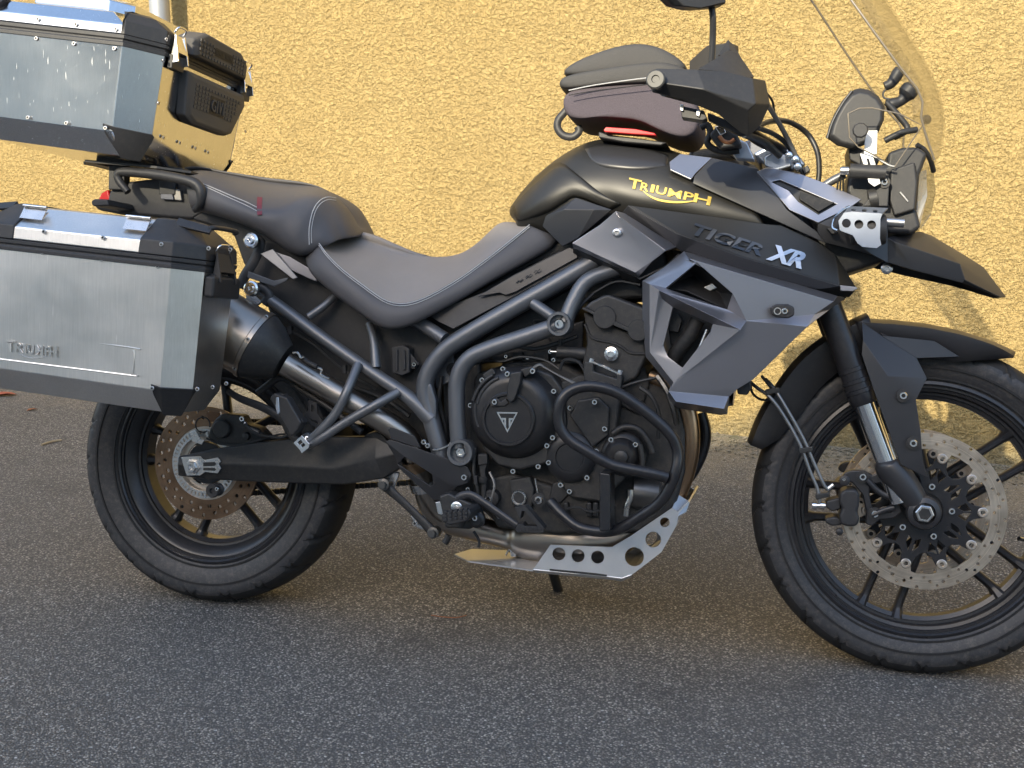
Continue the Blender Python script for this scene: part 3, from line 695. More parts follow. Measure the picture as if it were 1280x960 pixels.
g1 = oct_loop(U0-.003, U1+.003, V0-.003, V1+.003, CH); g2 = oct_loop(U0-.001, U1+.001, V0-.001, V1+.001, CH)
mesh('seal_band', *loft(pf, [(g1, -.013), (g1, -.006), (g2, -.004), (g2, -.001), (g1, .001), (g1, .008)]), 'black_plastic', pan, bevel=.001)
lid0 = oct_loop(U0, U1, V0, V1, CH); lid1 = oct_loop(U0+.001, U1-.001, V0+.002, V1-.002, CH); lid2 = oct_loop(U0+.035, U1-.055, V0+.055, V1-.04, .03); lid3 = oct_loop(U0+.05, U1-.07, V0+.075, V1-.055, .03)
lidm = mesh('lid', *loft(pf, [(lid0, .009), (lid1, .034), (lid2, .076), (lid3, .079)]), 'pannier_metal', pan, bevel=.003)
for s0, s1 in ((-.115, .003), (U0+.115, U0-.003)):        # black moulded lid corners at both ends
    e = 1 if s1 > s0 else -1
    def lp(gv, du, dv, ch): 
        a, b_ = (s0, s1-e*du)
        return [(a, V0-gv+dv), (b_-e*ch, V0-gv+dv), (b_, V0-gv+dv+ch), (b_, V1+gv-dv-ch), (b_-e*ch, V1+gv-dv), (a, V1+gv-dv)]
    o = mesh('lid_corner', *loft(pf, [(lp(.003, 0, 0, CH), .0085), (lp(.002, .002, .002, CH), .037), (lp(.003, .050, .056, .03), .080), (lp(.003, .06, .075, .02), .083)]), 'black_plastic', pan, bevel=.003)
    mesh('lid_spoiler', [pf(u, v, w) for u, v, w in ((s1-e*.075, V0+.045, .071), (s1-e*.004, V0+.052, .062), (s1-e*.004, V0+.062, .075), (s1-e*.075, V0+.06, .086))], [(0, 1, 2, 3)], 'black_plastic', pan, solid=.006, bevel=.0015)
    mesh('grab_bar', *tube_geo([pf(s1-e*.012, V0+.06, .070), pf(s1-e*.002, V0+.075, .074), pf(s1-e*.002, V1-.06, .074), pf(s1-e*.012, V1-.045, .070)], .005, 8, 3), 'black_plastic', pan, smooth=50)
# bottom corner guards: folded black plates
for e, ue in ((1, U1), (-1, U0)):
    a = [pf(ue-e*(CH+.020), V0+.002-.002, -.232), pf(ue-e*(CH+.001), V0+.002, -.236), pf(ue-e*.002, V0+CH+.002, -.236), pf(ue-e*.004, V0+CH+.02, -.236), pf(ue-e*.012, V0+CH+.018, -.252), pf(ue-e*.030, V0+.042+.02, -.292), pf(ue-e*.055, V0+.038, -.292), pf(ue-e*(CH+.018), V0+.010, -.252)]
    c = np.mean(np.array(a), 0)
    out = [tuple(np.array(p)+np.array((e*.003, -.003, -.002))) for p in a]
    mesh('corner_guard', out, [(0, 1, 6, 7), (1, 2, 5, 6), (2, 3, 4, 5)], 'black_plastic', pan, solid=.003, bevel=.001)
latch(pan, pf, .002, -.01, -.045, .03, .075, 'black_plastic')
mesh('latch_housing', *(lambda V: (V, [(0, 1, 3, 2), (4, 6, 7, 5), (0, 4, 5, 1), (2, 3, 7, 6), (0, 2, 6, 4), (1, 5, 7, 3)]))([pf(u, v, w) for u in (0, .022) for v in (-.062, .05) for w in (-.060, -.018)]), 'black_plastic', pan, bevel=.006)
for du in (-.135, -.36):         # strap brackets riveted to the lid
    V = [pf(du+a, V0+b_, c) for a, b_, c in ((-.028, .036, .067), (.022, .036, .067), (.022, .016, .052), (-.028, .016, .052), (-.028, .030, .076), (.022, .030, .076))]
    mesh('strap_bracket', V, [(0, 1, 2, 3), (3, 2, 5, 4)], 'steel', pan, solid=.003, bevel=.001)
    tube('strap_pin', [pf(du-.028, V0+.026, .077), pf(du+.024, V0+.026, .077)], .003, 'bright_steel', pan, sub=1, n=8)
for x, y in ((55, 289.5), (129, 297), (53.5, 316), (127, 324.5), (197, 333), (202, 305.5)): bolt(x, y, -.469, .0042, pan, name='rivet', me=RIVET)
for x, y, Y in ((190.5, 485.5, -.472), (247, 486.5, -.43), (266, 484, -.40), (283, 479.5, -.36), (261, 310.5, -.43), (288, 312, -.36)): bolt(x, y, Y, .0042, pan, name='rivet', me=RIVET)
# embossed name plate: a pressed-in frame line and raised letters
pbv = bvh_of(sidec)
def pface(px, py): return on_surf(pbv, px, py, -.468, .0010)
fr_px = [(-30, 410), (160, 434), (166, 437), (168, 442), (166.5, 464), (164, 468), (158, 468.5), (-30, 445)]
tube('name_frame', [pface(*q) for q in fr_px], .0016, 'pannier_metal', pan, n=6, sub=2)
gs = []
for ch_, x0, x1, yt, yb in (('T', 8, 19, 425, 439), ('R', 20, 29, 428.5, 440), ('I', 30.5, 33.5, 429.5, 441), ('U', 35, 43.5, 430.5, 442), ('M', 45, 55, 431, 443.5), ('P', 56.5, 63.5, 432.5, 444.5), ('H', 62.5, 71.5, 432, 446)):
    k = .10; gs.append(text_geo(ch_, [(x0, yb), (x1, yb+k*(x1-x0)), (x1, yt+k*(x1-x0)), (x0, yt)], lambda a, b_: on_surf(pbv, a, b_, -.468, .0030), .012))
mesh('name_letters', *join_geo(gs), 'pannier_metal', pan, solid=.0022, off=1)
tube('name_swoosh', [pface(*q)-np.array((0, .0006, 0)) for q in ((23, 441), (32, 446), (42, 448), (52, 447), (58, 445.5))], .0009, 'pannier_metal', pan, n=6)

# ---------------- top case
tf = frame((-.063, 0., 1.206), math.radians(6.4))
top = thing('top_case', 'large aluminium top case with black corners and a rubber pad facing the seat', 'top case', tf(-.25, 0, -.234))
U0, U1, V0, V1, CH = -.44, 0., -.248, .248, .062
b1 = oct_loop(U0, U1, V0, V1, CH); b0 = oct_loop(U0+.010, U1-.010, V0+.010, V1-.010, CH-.004); bb = oct_loop(U0+.045, U1-.035, V0+.05, V1-.05, .03)
tb = mesh('body', *loft(tf, [(bb, -.232), (b0, -.188), (b1, -.008)]), 'case_metal', top, bevel=.0025)
for sv in (1, -1):
    for se, ue in ((1, U1), (-1, U0)):
        vv = V0 if sv > 0 else V1
        quadplate('corner_strip', [tf(ue-se*CH, vv, -.010), tf(ue, vv+sv*CH, -.010), tf(ue-se*.009, vv+sv*(CH+.006), -.182), tf(ue-se*(CH+.005), vv+sv*.009, -.182)], .0018 if (sv > 0 and se > 0) else .001, 'case_metal', top)
        a = [tf(ue-se*(CH+.030), vv+sv*.007, -.172), tf(ue-se*(CH+.003), vv+sv*.008, -.176), tf(ue-se*.008, vv+sv*(CH+.003), -.176), tf(ue-se*.008, vv+sv*(CH+.012), -.180), tf(ue-se*.012, vv+sv*(CH+.010), -.193), tf(ue-se*.036, vv+sv*.075, -.236), tf(ue-se*.066, vv+sv*.052, -.236), tf(ue-se*(CH+.024), vv+sv*.012, -.192)]
        out = [tuple(np.array(p)+np.array((se*.003, -sv*.003, -.002))) for p in a]
        mesh('corner_guard', out, [(0, 1, 6, 7), (1, 2, 5, 6), (2, 3, 4, 5)], 'black_plastic', top, solid=.003, bevel=.001)
g1 = oct_loop(U0-.003, U1+.003, V0-.003, V1+.003, CH); g2 = oct_loop(U0-.001, U1, V0-.001, V1+.001, CH)
mesh('seal_band', *loft(tf, [(g1, -.011), (g1, -.003), (g2, -.001), (g2, .003), (g1, .005), (g1, .013)]), 'black_plastic', top, bevel=.001)
l0 = oct_loop(U0, U1, V0, V1, CH); l1 = oct_loop(U0+.001, U1-.002, V0+.002, V1-.002, CH); l2 = oct_loop(U0+.03, U1-.06, V0+.028, V1-.028, .05); l3 = oct_loop(U0+.05, U1-.11, V0+.065, V1-.065, .05)
tlid = mesh('lid', *loft(tf, [(l0, .014), (l1, .034), (l2, .064), (l3, .075)]), 'case_metal', top, bevel=.003)
for sv in (1, -1):
    for se, ue in ((1, U1), (-1, U0)):
        vv = V0 if sv > 0 else V1
        def lc(g, du, dv, ch): 
            ue_ = ue-se*du; v_ = vv+sv*dv-sv*g; ue_ += se*g
            return [(ue-se*.068, v_), (ue_-se*ch, v_), (ue_, v_+sv*ch), (ue_, vv+sv*(CH+.030)), (ue-se*.068, vv+sv*(CH+.03))]
        mesh('lid_corner', *loft(tf, [(lc(.003, 0, 0, CH), .0135), (lc(.003, .002, .002, CH), .042), (lc(.003, .03, .014, .045), .062), (lc(.0, .045, .03, .03), .068)]), 'black_plastic', top, bevel=.004)
mesh('lid_crest', *loft(tf, [(oct_loop(U0+.06, U1-.115, V0+.075, V1-.075, .04), .074), (oct_loop(U0+.065, U1-.12, V0+.082, V1-.082, .04), .100), (oct_loop(U0+.075, U1-.13, V0+.095, V1-.095, .04), .106)]), 'case_metal', top, bevel=.003)
for v in (-.150, .165): latch(top, tf, .002, v, -.032, .045, .05, 'bright_steel')
# padded front: lower pad with raised emblem, upper cushion
def pad(name, pts, u0, u1, mat, sh=.86):
    n = len(pts); cy = sum(p[0] for p in pts)/n; cz = sum(p[1] for p in pts)/n
    V = [tf(u0, a, b_) for a, b_ in pts]+[tf(u1*.7, a, b_) for a, b_ in pts]+[tf(u1, cy+(a-cy)*sh, cz+(b_-cz)*sh) for a, b_ in pts]
    F = [tuple(range(n))[::-1], tuple(range(2*n, 3*n))]+[(k*n+i, k*n+(i+1) % n, (k+1)*n+(i+1) % n, (k+1)*n+i) for k in range(2) for i in range(n)]
    return mesh(name, V, F, mat, top, bevel=.004)
pd = pad('lower_pad', [(-.115, -.022), (.155, -.022), (.165, -.045), (.115, -.122), (.085, -.132), (-.075, -.132), (-.105, -.118)], -.006, .024, 'pad_rubber')
uv = [(-.105, .012), (.150, .012), (.150, .045), (.11, .068), (-.06, .072), (-.105, .05)]
up_ = pad('upper_cushion', uv, -.03, .024, 'pad_rubber', .9)
rib = []
for i in range(15):
    for j in range(6):
        a = -.080+i*.0145; b_ = -.046-j*.0095
        if abs(a-.02) < .034 and -.095 < b_ < -.055: continue
        if a > .125+.5*(b_+.05): continue
        rib.append(([tf(u, a+s, b_+t) for u in (.023, .0258) for s in (-.0048, .0048) for t in (-.003, .003)], [(0, 1, 3, 2), (4, 6, 7, 5), (0, 4, 5, 1), (2, 3, 7, 6), (0, 2, 6, 4), (1, 5, 7, 3)]))
mesh('pad_texture', *join_geo(rib), 'pad_rubber', pd, kind='stuff')
rib = []
for i in range(16):
    for j in range(4):
        a = -.085+i*.0138; b_ = .022+j*.0095
        if abs(a-.02) < .045 and .03 < b_ < .052: continue
        rib.append(([tf(u, a+s, b_+t) for u in (.0235, .0262) for s in (-.0045, .0045) for t in (-.003, .003)], [(0, 1, 3, 2), (4, 6, 7, 5), (0, 4, 5, 1), (2, 3, 7, 6), (0, 2, 6, 4), (1, 5, 7, 3)]))
mesh('pad_texture', *join_geo(rib), 'pad_rubber', up_, kind='stuff')
def emb(name, s, a0, a1, b0_, b1_, u, par, mat='pad_rubber'):
    v, f = glyphs(s, .01, 0.); V = [tf(u, a0+(a1-a0)*x, b0_+(b1_-b0_)*y) for x, y in v]
    return mesh(name, V, f, mat, par, solid=.003, off=0)
for q_, (ch_, a0_, a1_) in enumerate((('G', -.010, .010), ('I', .0145, .0185), ('V', .0215, .040), ('I', .0440, .048))): emb('emblem_letter', ch_, a0_, a1_, -.090, -.062, .0265, pd)
mesh('emblem_plate', *(lambda V: (V, [(0, 1, 3, 2), (4, 6, 7, 5), (0, 4, 5, 1), (2, 3, 7, 6), (0, 2, 6, 4), (1, 5, 7, 3)]))([tf(u, a, b_) for u in (.023, .0248) for a in (-.014, .054) for b_ in (-.096, -.056)]), 'rubber', pd)
mesh('emblem_plate', *(lambda V: (V, [(0, 1, 3, 2), (4, 6, 7, 5), (0, 4, 5, 1), (2, 3, 7, 6), (0, 2, 6, 4), (1, 5, 7, 3)]))([tf(u, a, b_) for u in (.0235, .0252) for a in (-.028, .068) for b_ in (.032, .050)]), 'rubber', up_)
for a_ in [-.022+.0062*q for q in range(6)]+[.026+.0062*q for q in range(6)]: mesh('emblem_bar', *(lambda V: (V, [(0, 1, 3, 2), (4, 6, 7, 5), (0, 4, 5, 1), (2, 3, 7, 6), (0, 2, 6, 4), (1, 5, 7, 3)]))([tf(u, a, b_) for u in (.0250, .0262) for a in (a_, a_+.0042) for b_ in (.036, .046)]), 'rubber', up_)
for x, y in ((47.5, 24), (95, 30.5), (45.5, 48), (92.5, 54.5), (143, 60.5), (35, 147), (83, 154), (132, 160), (145, 36.5)): bolt(x, y, -.249 if y < 100 else -.243, .0046, top, name='rivet', me=RIVET)
for v, w in ((-.19, -.02), (-.188, -.11), (-.19, .024), (-.14, -.176), (-.07, -.176), (0, -.177), (.06, -.177), (.215, -.1)):
    p = tf(.001 if w > -.12 else -.006, v, w); bolt(0, 0, 0, .0042, top, name='rivet', me=RIVET, pos=p, rot=(0, 0, PI/2))
# ================================================================== CHASSIS
# --- swingarm: faceted box arm, near and far
def swing(Y0, Y1):
    topl = BL([(222, 571), (262, 562), (345, 550), (400, 546), (470, 546), (497, 556)], Y0+.012)
    mid = BL([(222, 581), (275, 580), (340, 582), (415, 587), (470, 573), (500, 566)], Y0)
    low = BL([(222, 595), (270, 600), (330, 603), (430, 606), (480, 598), (505, 582)], Y0+.012)
    V = []; n = len(topl)
    for row, dy in ((topl, 0), (mid, 0), (low, 0)): V += [tuple(p) for p in row]
    for row in (topl, mid, low): V += [(p[0], Y1, p[2]) for p in row]
    F = []
    for r in (0, 1):
        for i in range(n-1): F.append((r*n+i, r*n+i+1, (r+1)*n+i+1, (r+1)*n+i)); F.append(((r+3)*n+i, (r+4)*n+i, (r+4)*n+i+1, (r+3)*n+i+1))
    for i in range(n-1): F.append((i, i+3*n, i+1+3*n, i+1)); F.append((2*n+i, 2*n+i+1, 5*n+i+1, 5*n+i))
    F += [(0, n, 2*n, 5*n, 4*n, 3*n), (n-1, 4*n-1, 5*n-1, 6*n-1, 3*n-1, 2*n-1)]
    return V, F
sw = mesh('swingarm', *swing(-.145, -.105), 'engine_black', bike, bevel=.004)
mirrored(sw)
mesh('swingarm_bridge', *tube_geo([(.42, -.13, .385), (.44, 0, .40), (.42, .13, .385)], .035, 12, 4), 'engine_black', bike, smooth=50)
ad = prism('axle_adjuster', [(226, 571.5), (250, 570.5), (256, 575), (272, 572), (276, 577), (273, 580), (276, 586), (272, 592), (256, 590), (250, 594.5), (233, 594.5)], -.1475, -.144, 'steel', bike, bevel=.0008)
prism('adjuster_slot', [(254, 578), (268, 577.5), (270, 580), (268, 582.5), (254, 583)], -.1485, -.1478, 'engine_black', ad, bevel=0)
prism('adjuster_slot', [(254, 584.5), (268, 585), (270, 587), (268, 588.5), (254, 588)], -.1485, -.1478, 'engine_black', ad, bevel=0)
pa = B(241.5, 583, -.148)
lathe('axle_nut', [(0, .017), (-.004, .017), (-.005, .013), (-.012, .012), (-.012, .0065), (-.004, .006), (-.004, .001)], pa, (0, 1, 0), 'steel', bike, n=6, smooth=20)
lathe('rear_axle', [(-.143, .010), (.16, .010)], (0, 0, RZ), (0, 1, 0), 'steel', bike, n=20)
lathe('paddock_bobbin', [(0, .012), (-.006, .015), (-.012, .010), (-.024, .010), (-.030, .016), (-.034, .014), (-.034, .006), (-.029, .005), (-.029, .001)], B(274, 611, -.130), (0, 1, 0), 'black_plastic', bike, n=20)
bolt(271.5, 611, -.161, .0045, bike)
# chain and sprocket on the far side
chs = []
for q in range(44):
    t = q/44; chs.append(box_geo((.02+.62*t, .085, RZ+.085-.05*t*0+.01*t), (.011, .014, .012)))
    chs.append(box_geo((.02+.62*t, .085, RZ-.088+.085*t), (.011, .014, .012)))
for nm_, sl2 in (('chain_run', chs[::2]), ('chain_run', chs[1::2])): mesh(nm_, *join_geo(sl2), 'engine_black', bike)
lathe('sprocket', [(0, .03), (0, .09), (.006, .09), (.006, .03)], (0, .082, RZ), (0, 1, 0), 'engine_black', bike, n=45, closed=True)
# rear caliper and hoses
cal = prism('rear_caliper', [(268, 524), (276, 517), (300, 519), (306, 530), (322, 535), (332, 545), (326, 556), (300, 560), (272, 556), (258, 547), (262, 535)], -.105, -.060, 'engine_black', bike, bevel=.006)
lathe('caliper_piston', [(0, .021), (-.010, .0205), (-.013, .018), (-.014, .0)], B(279, 536, -.105), (0, 1, 0), 'engine_black', cal, n=24)
lathe('caliper_boss', [(0, .009), (-.010, .008), (-.012, .0)], B(309, 545, -.105), (0, 1, 0), 'engine_black', cal, n=16)
tube('retainer_ring', [B(253.5+9*math.cos(a), 531+9.5*math.sin(a), -.112) for a in np.linspace(.9, 6.6, 14)], .0016, 'hose', bike, n=6)
prism('sensor_bracket', [(236, 541), (244, 537), (250, 548), (256, 550), (252, 556), (240, 552)], -.100, -.096, 'steel', bike, bevel=.001)
prism('brake_bracket', [(257, 517), (262, 514), (274, 516), (276, 526), (272, 528), (262, 527)], -.074, -.069, 'rusty_rotor', bike, bevel=.001)
tube('brake_hose', BL([(306, 530), (314, 538), (326, 544), (340, 546), (356, 546), (380, 530), (420, 520)], -.13), .0035, 'hose', bike, n=8)
tube('sensor_wire', BL([(258, 548), (275, 555), (300, 556), (325, 550), (350, 543), (372, 544)], -.12), .0022, 'hose', bike, n=6)
bolt(303, 523.5, -.118, .006, bike); tube('banjo_fitting', BL([(306, 528), (312, 535), (324, 541)], -.122), .0045, 'steel', bike, n=8)
# pannier rack arm
tube('rack_arm', BL([(284, 488), (300, 498), (330, 510), (352, 524), (365, 545), (376, 555)], -.175), [.007, .008, .009, .009, .008, .007], 'black_plastic', bike, n=10, flat=.5)
tube('rack_stay', BL([(322, 491), (345, 474), (356, 473), (372, 484), (415, 512), (452, 540)], -.155), .0075, 'black_plastic', bike, n=10)

# --- frame and subframe tubes
def fr(pts, r, nm='frame_tube', mat='frame_paint', twin=True, n=14, sub=5, Y=None):
    o = tube(nm, BL(pts, Y), r, mat, bike, n=n, sub=sub)
    if twin: mirrored(o)
    return o
fr([(757, 318, -.125), (700, 352, -.135), (640, 386, -.145), (590, 415, -.15), (556, 438, -.15), (536, 465, -.15), (531, 490, -.15), (538, 520, -.15), (548, 556, -.15), (556, 592, -.15)], .0185)
fr([(700, 406, -.165), (660, 420, -.165), (612, 436, -.165), (585, 450, -.165), (572, 474, -.165), (571, 510, -.165), (574, 560, -.165)], .0175)
fr([(706, 404, -.168), (716, 378, -.16), (733, 352, -.15), (765, 338, -.14), (800, 330, -.13)], .0155)
fr([(666, 379, -.15), (684, 391, -.158), (700, 402, -.165)], .0115)
fr([(500, 391, -.11), (530, 407, -.13), (556, 424, -.145)], .0145)
fr([(317, 361, -.125), (345, 380, -.135), (400, 420, -.145), (460, 462, -.15), (510, 496, -.155), (540, 524, -.152)], [.011, .0135, .0135, .0135, .015, .019])
fr([(386, 396, -.138), (403, 384, -.13), (418, 371, -.115)], .0085, 'subframe_brace')
fr([(462, 405, -.115), (467, 425, -.135), (470, 460, -.15)], [.009, .009, .011], 'subframe_brace')
fr([(448, 455, -.165), (434, 488, -.20), (420, 516, -.205), (398, 541, -.207), (384, 552, -.20)], .0098, 'peg_hanger_tube')
fr([(498, 490, -.168), (470, 506, -.192), (430, 529, -.20), (398, 550, -.207), (384, 556, -.20)], .0098, 'peg_hanger_tube')
for (a, b_), Y, r in (((700, 405), -.175, .0245), ((577, 565), -.172, .0275)):
    p = B(a, b_, Y)
    bs = lathe('frame_boss', [(.03, r*.95), (-.012, r), (-.016, r*.95), (-.016, r*.74), (-.004, r*.70), (-.004, .001)], p, (0, 1, 0), 'frame_paint', bike, n=28)
    mirrored(bs)
    lathe('boss_nut', [(0, r*.42), (-.006, r*.42), (-.008, r*.34), (-.008, r*.2), (-.002, r*.18), (-.002, .0005)], p+np.array((0, -.003, 0)), (0, 1, 0), 'bright_steel', bike, n=6 if r > .025 else 14, smooth=20)
prism('frame_gusset', [(527, 484), (538, 478), (545, 500), (545, 524), (538, 532), (528, 510)], -.165, -.145, 'frame_paint', bike, bevel=.005)
for q in ((316, 301, -.16), (316, 361, -.16)):       # shiny rack mounting bolts
    p = B(*q); lathe('rack_bolt', [(.04, .010), (.0, .010), (-.0, .0165), (-.010, .0165), (-.013, .013), (-.013, .008), (-.018, .008), (-.018, .004), (-.010, .0035), (-.010, .0005)], p, (0, 1, 0), 'bright_steel', bike, n=24)
tube('rack_bracket', BL([(318, 298), (325, 305), (318, 325), (306, 345), (300, 360)], -.135), .012, 'black_plastic', bike, n=10, flat=.5)
prism('rack_plate', [(306, 360), (330, 356), (334, 372), (322, 382), (308, 384)], -.135, -.128, 'steel', bike)
tube('rack_bracket', BL([(318, 360), (328, 360), (336, 370), (330, 380)], -.14), .011, 'black_plastic', bike, n=10, flat=.6)
# pillion footpeg folded up on its hanger
pg = mesh('pillion_peg', *prism_geo(BL([(344, 497), (350, 490), (366, 496), (384, 527), (380, 536), (371, 545)], -.215), -.215, -.245), 'black_plastic', bike, bevel=.004)
for q in range(6): prism('peg_tooth', [(356+q*4.6, 492+q*6), (360+q*4.6, 492+q*6), (362+q*4.6, 497+q*6), (358+q*4.6, 498+q*6)], -.212, -.236, 'black_plastic', pg, bevel=.001)
prism('peg_reflector', [(344.5, 497), (348, 496), (349.5, 516), (346.5, 519), (344, 510)], -.2475, -.214, 'silver_print', pg, bevel=.002)
pc = pxplate('peg_clevis', [(366.5, 554), (377, 544), (387, 555), (386, 560), (377, 567), (374, 562)], [[(372, 553), (376, 550), (378, 553), (374, 556)], [(376, 556.5), (379.5, 554), (381.5, 556.5), (378, 559.5)]], -.222, .012, 'bright_steel', bike, bevel=.001)
prism('peg_mount', [(375, 545), (384, 540), (394, 548), (397, 555), (388, 559)], -.205, -.19, 'frame_paint', bike, bevel=.003); bolt(384.5, 548, -.207, .006, bike)
pxplate('hanger_plate', [(380, 520), (386, 512), (386, 500), (396, 504), (396, 516), (406, 530), (398, 536), (388, 530)], [[(389, 506), (393, 507), (393, 514), (389, 514)], [(386, 523), (396, 526), (398, 530), (390, 527)]], -.176, .004, 'black_plastic', bike)

# --- exhaust: muffler can, cone, link pipe, collector, headers
ax0 = B(246, 388, -.225); ax1 = B(322, 433, -.205); ax2 = B(362, 457, -.192); dirm = ax1-ax0
n_ = np.linalg.norm(dirm)
mu = lathe('muffler', [(-.10, .04), (-.10, .070), (-.09, .074), (n_-.012, .074), (n_-.010, .0765), (n_, .0765), (n_, .070)], ax0, dirm, 'muffler_steel', bike, n=40)
lathe('muffler_cone', [(-.002, .0735), (.004, .0735), (.030, .062), (.062, .040), (.062, .028)], ax1, ax2-ax1, 'engine_black', mu, n=40)
for a in (.4, 1.3, 2.3): 
    d = dirm/n_; u_ = np.cross(d, (0, 1, 0)); u_ /= np.linalg.norm(u_); w_ = np.cross(d, u_)
    c_ = ax1-d*.005+.0762*(-w_*math.sin(a)+u_*math.cos(a)) if (-w_)[1] < 0 else ax1-d*.005+.0762*(w_*math.sin(a)+u_*math.cos(a))
    bolt(0, 0, 0, .004, mu, name='rivet', me=RIVET, pos=c_)
tube('link_pipe', BL([(356, 455, -.192), (400, 480, -.17), (450, 509, -.155), (490, 533, -.14), (512, 552, -.125), (526, 590, -.11), (538, 632, -.08), (560, 652, -.06)], None), [.0255, .0255, .0255, .0255, .0255, .025, .025, .028], 'muffler_steel', bike, n=24)
tube('muffler_spring', BL([(366, 441), (372, 441), (376, 447), (380, 446)], -.225), .0022, 'steel', bike, n=6); tube('heat_sleeve', BL([(376, 446), (386, 454), (396, 459)], -.215), .006, 'rubber', bike, n=8); tube('muffler_spring', BL([(396, 459), (402, 462), (401, 468), (408, 472), (412, 473)], -.212), .0022, 'steel', bike, n=6)
lathe('pipe_clamp', [(-.012, .0285), (-.012, .031), (.012, .031), (.012, .0285)], B(521, 578, -.115), B(526, 590, -.11)-B(512, 552, -.14), 'pipe_bronze', bike, n=24, closed=True)
lathe('pipe_clamp', [(-.01, .029), (-.01, .032), (.01, .032), (.01, .029)], B(530, 604, -.10), B(538, 632, -.08)-B(526, 590, -.11), 'steel', bike, n=24, closed=True)
mesh('collector', *tube_geo(BL([(560, 652), (600, 662), (634, 670), (650, 672), (690, 672), (730, 676), (770, 672), (800, 655)], -.055), [.026, .027, .028, .044, .056, .054, .040, .030], 24, 5, flat=1.0), 'muffler_steel', bike, smooth=60)
for i, Y in enumerate((-.095, 0., .095)):
    tube('header_pipe', BL([(812, 470, Y), (838, 480, Y), (856, 505, Y), (863, 535, Y), (862, 570, Y*.95), (850, 610, Y*.8), (825, 645, Y*.6), (790, 664, Y*.4-.03), (750, 672, -.05)], None), .0185, 'pipe_bronze', bike, n=16)

# --- front fork, guards, caliper
FY = -.095
t0, t1, t2, t3 = B(1012, 318, FY), B(1081, 505, FY), B(1112, 582, FY), B(1154, 640, FY-.005)
dF = t1-t0; LF = np.linalg.norm(dF); dF = dF/LF
fo = lathe('fork_outer_tube', [(-.12, .024), (LF-.075, .0258), (LF-.074, .0275), (LF-.067, .0275), (LF-.066, .0262), (LF-.052, .0262), (LF-.051, .028), (LF-.044, .028), (LF-.043, .0265), (LF-.032, .0265), (LF-.031, .0285), (LF-.024, .0285), (LF-.023, .0272), (LF-.004, .0265), (LF, .024)], t0, dF, 'wheel_black', bike, n=32)
st = lathe('fork_stanchion', [(-.01, .0205), (.20, .0205)], t1, dF, 'bright_steel', bike, n=32)
fb = mesh('fork_bottom', *join_geo([tube_geo([t2-dF*.012, t2, t2+(t3-t2)*.45, t3+(t2-t3)*.12], [.0215, .0285, .0285, .022], 24, 4), lathe_geo([(.03, .030), (-.010, .033), (-.018, .030), (-.022, .021), (-.012, .019)], t3, (0, 1, 0), 32)]), 'matte_black', bike, smooth=45)
lathe('axle_socket_shade', [(-.0172, .0120), (-.0176, .0120), (-.0176, .0005)], t3+np.array((0, -.008, 0)), (0, 1, 0), 'engine_black', bike, n=6, smooth=20)  # dark hexagon over the hollow axle end, stands in for the shade inside
lathe('axle_end', [(0, .0175), (-.016, .0175), (-.0175, .0155), (-.0175, .0118), (-.008, .0115), (-.008, .0005)], t3+np.array((0, -.008, 0)), (0, 1, 0), 'steel', bike, n=6, smooth=20)
cb = pxplate('caliper_bracket', [(1052, 597), (1056, 591), (1064, 588), (1080, 588), (1090, 594), (1100, 590), (1116, 602), (1128, 640), (1118, 648), (1100, 650), (1090, 658), (1082, 655), (1083, 640), (1078, 618), (1066, 604), (1056, 602)], [[(1088, 606), (1100, 604), (1112, 622), (1114, 640), (1098, 640), (1090, 634), (1087, 618)]], -.092, .022, 'matte_black', bike, bevel=.003)
tube('bracket_rib', BL([(1084, 600), (1098, 614), (1112, 622)], -.097), .006, 'matte_black', cb, n=8); tube('bracket_rib', BL([(1090, 644), (1104, 638), (1118, 634)], -.097), .006, 'matte_black', cb, n=8)
bolt(1078.5, 596, -.096, .0075, cb, me=BOLTW); bolt(1093.5, 642, -.096, .0075, cb, me=BOLTW); lathe('slide_pin', [(0, .010), (-.012, .010), (-.014, .006), (-.014, .0005)], B(1055.5, 600, -.094), (0, 1, 0), 'black_plastic', cb, n=16); bolt(1055, 599.5, -.107, .003, cb)
kc = prism('front_caliper', [(1050, 617), (1056, 612), (1070, 612), (1075, 618), (1074, 632), (1072, 640), (1075, 650), (1071, 658), (1060, 659), (1050, 655), (1049, 645), (1053, 636), (1049, 628)], -.118, -.055, 'black_plastic', bike, bevel=.009, seg=3)
prism('caliper_body', [(1033, 626), (1050, 622), (1052, 636), (1040, 640), (1032, 634)], -.105, -.06, 'black_plastic', kc, bevel=.004); prism('caliper_body', [(1032, 648), (1044, 646), (1054, 650), (1054, 656), (1040, 658), (1031, 653)], -.105, -.06, 'black_plastic', kc, bevel=.004)
tube('bleed_nipple', BL([(1016, 632), (1032, 632)], -.10), .005, 'bright_steel', kc, n=10, sub=1); tube('bleed_nipple', BL([(1034, 612), (1042, 606)], -.095), .006, 'bright_steel', kc, n=10, sub=1)
for s in (-1, 1): lathe('banjo_ring', [(-.004, .0075), (.004, .0075)], B(1023+5*s, 632, -.10), (1, 0, 0), 'bright_steel', kc, n=12)
lathe('caliper_pin', [(0, .007), (-.01, .007), (-.012, .004)], B(1049, 664, -.095), (0, 1, 0), 'black_plastic', kc, n=12)
for o in (fo, st, fb, cb, kc): mirrored(o)
tube('fender_stay', BL([(1066, 508, .10), (1090, 560, .10), (1104, 600, .10)], None), .02, 'wheel_black', bike, n=12)
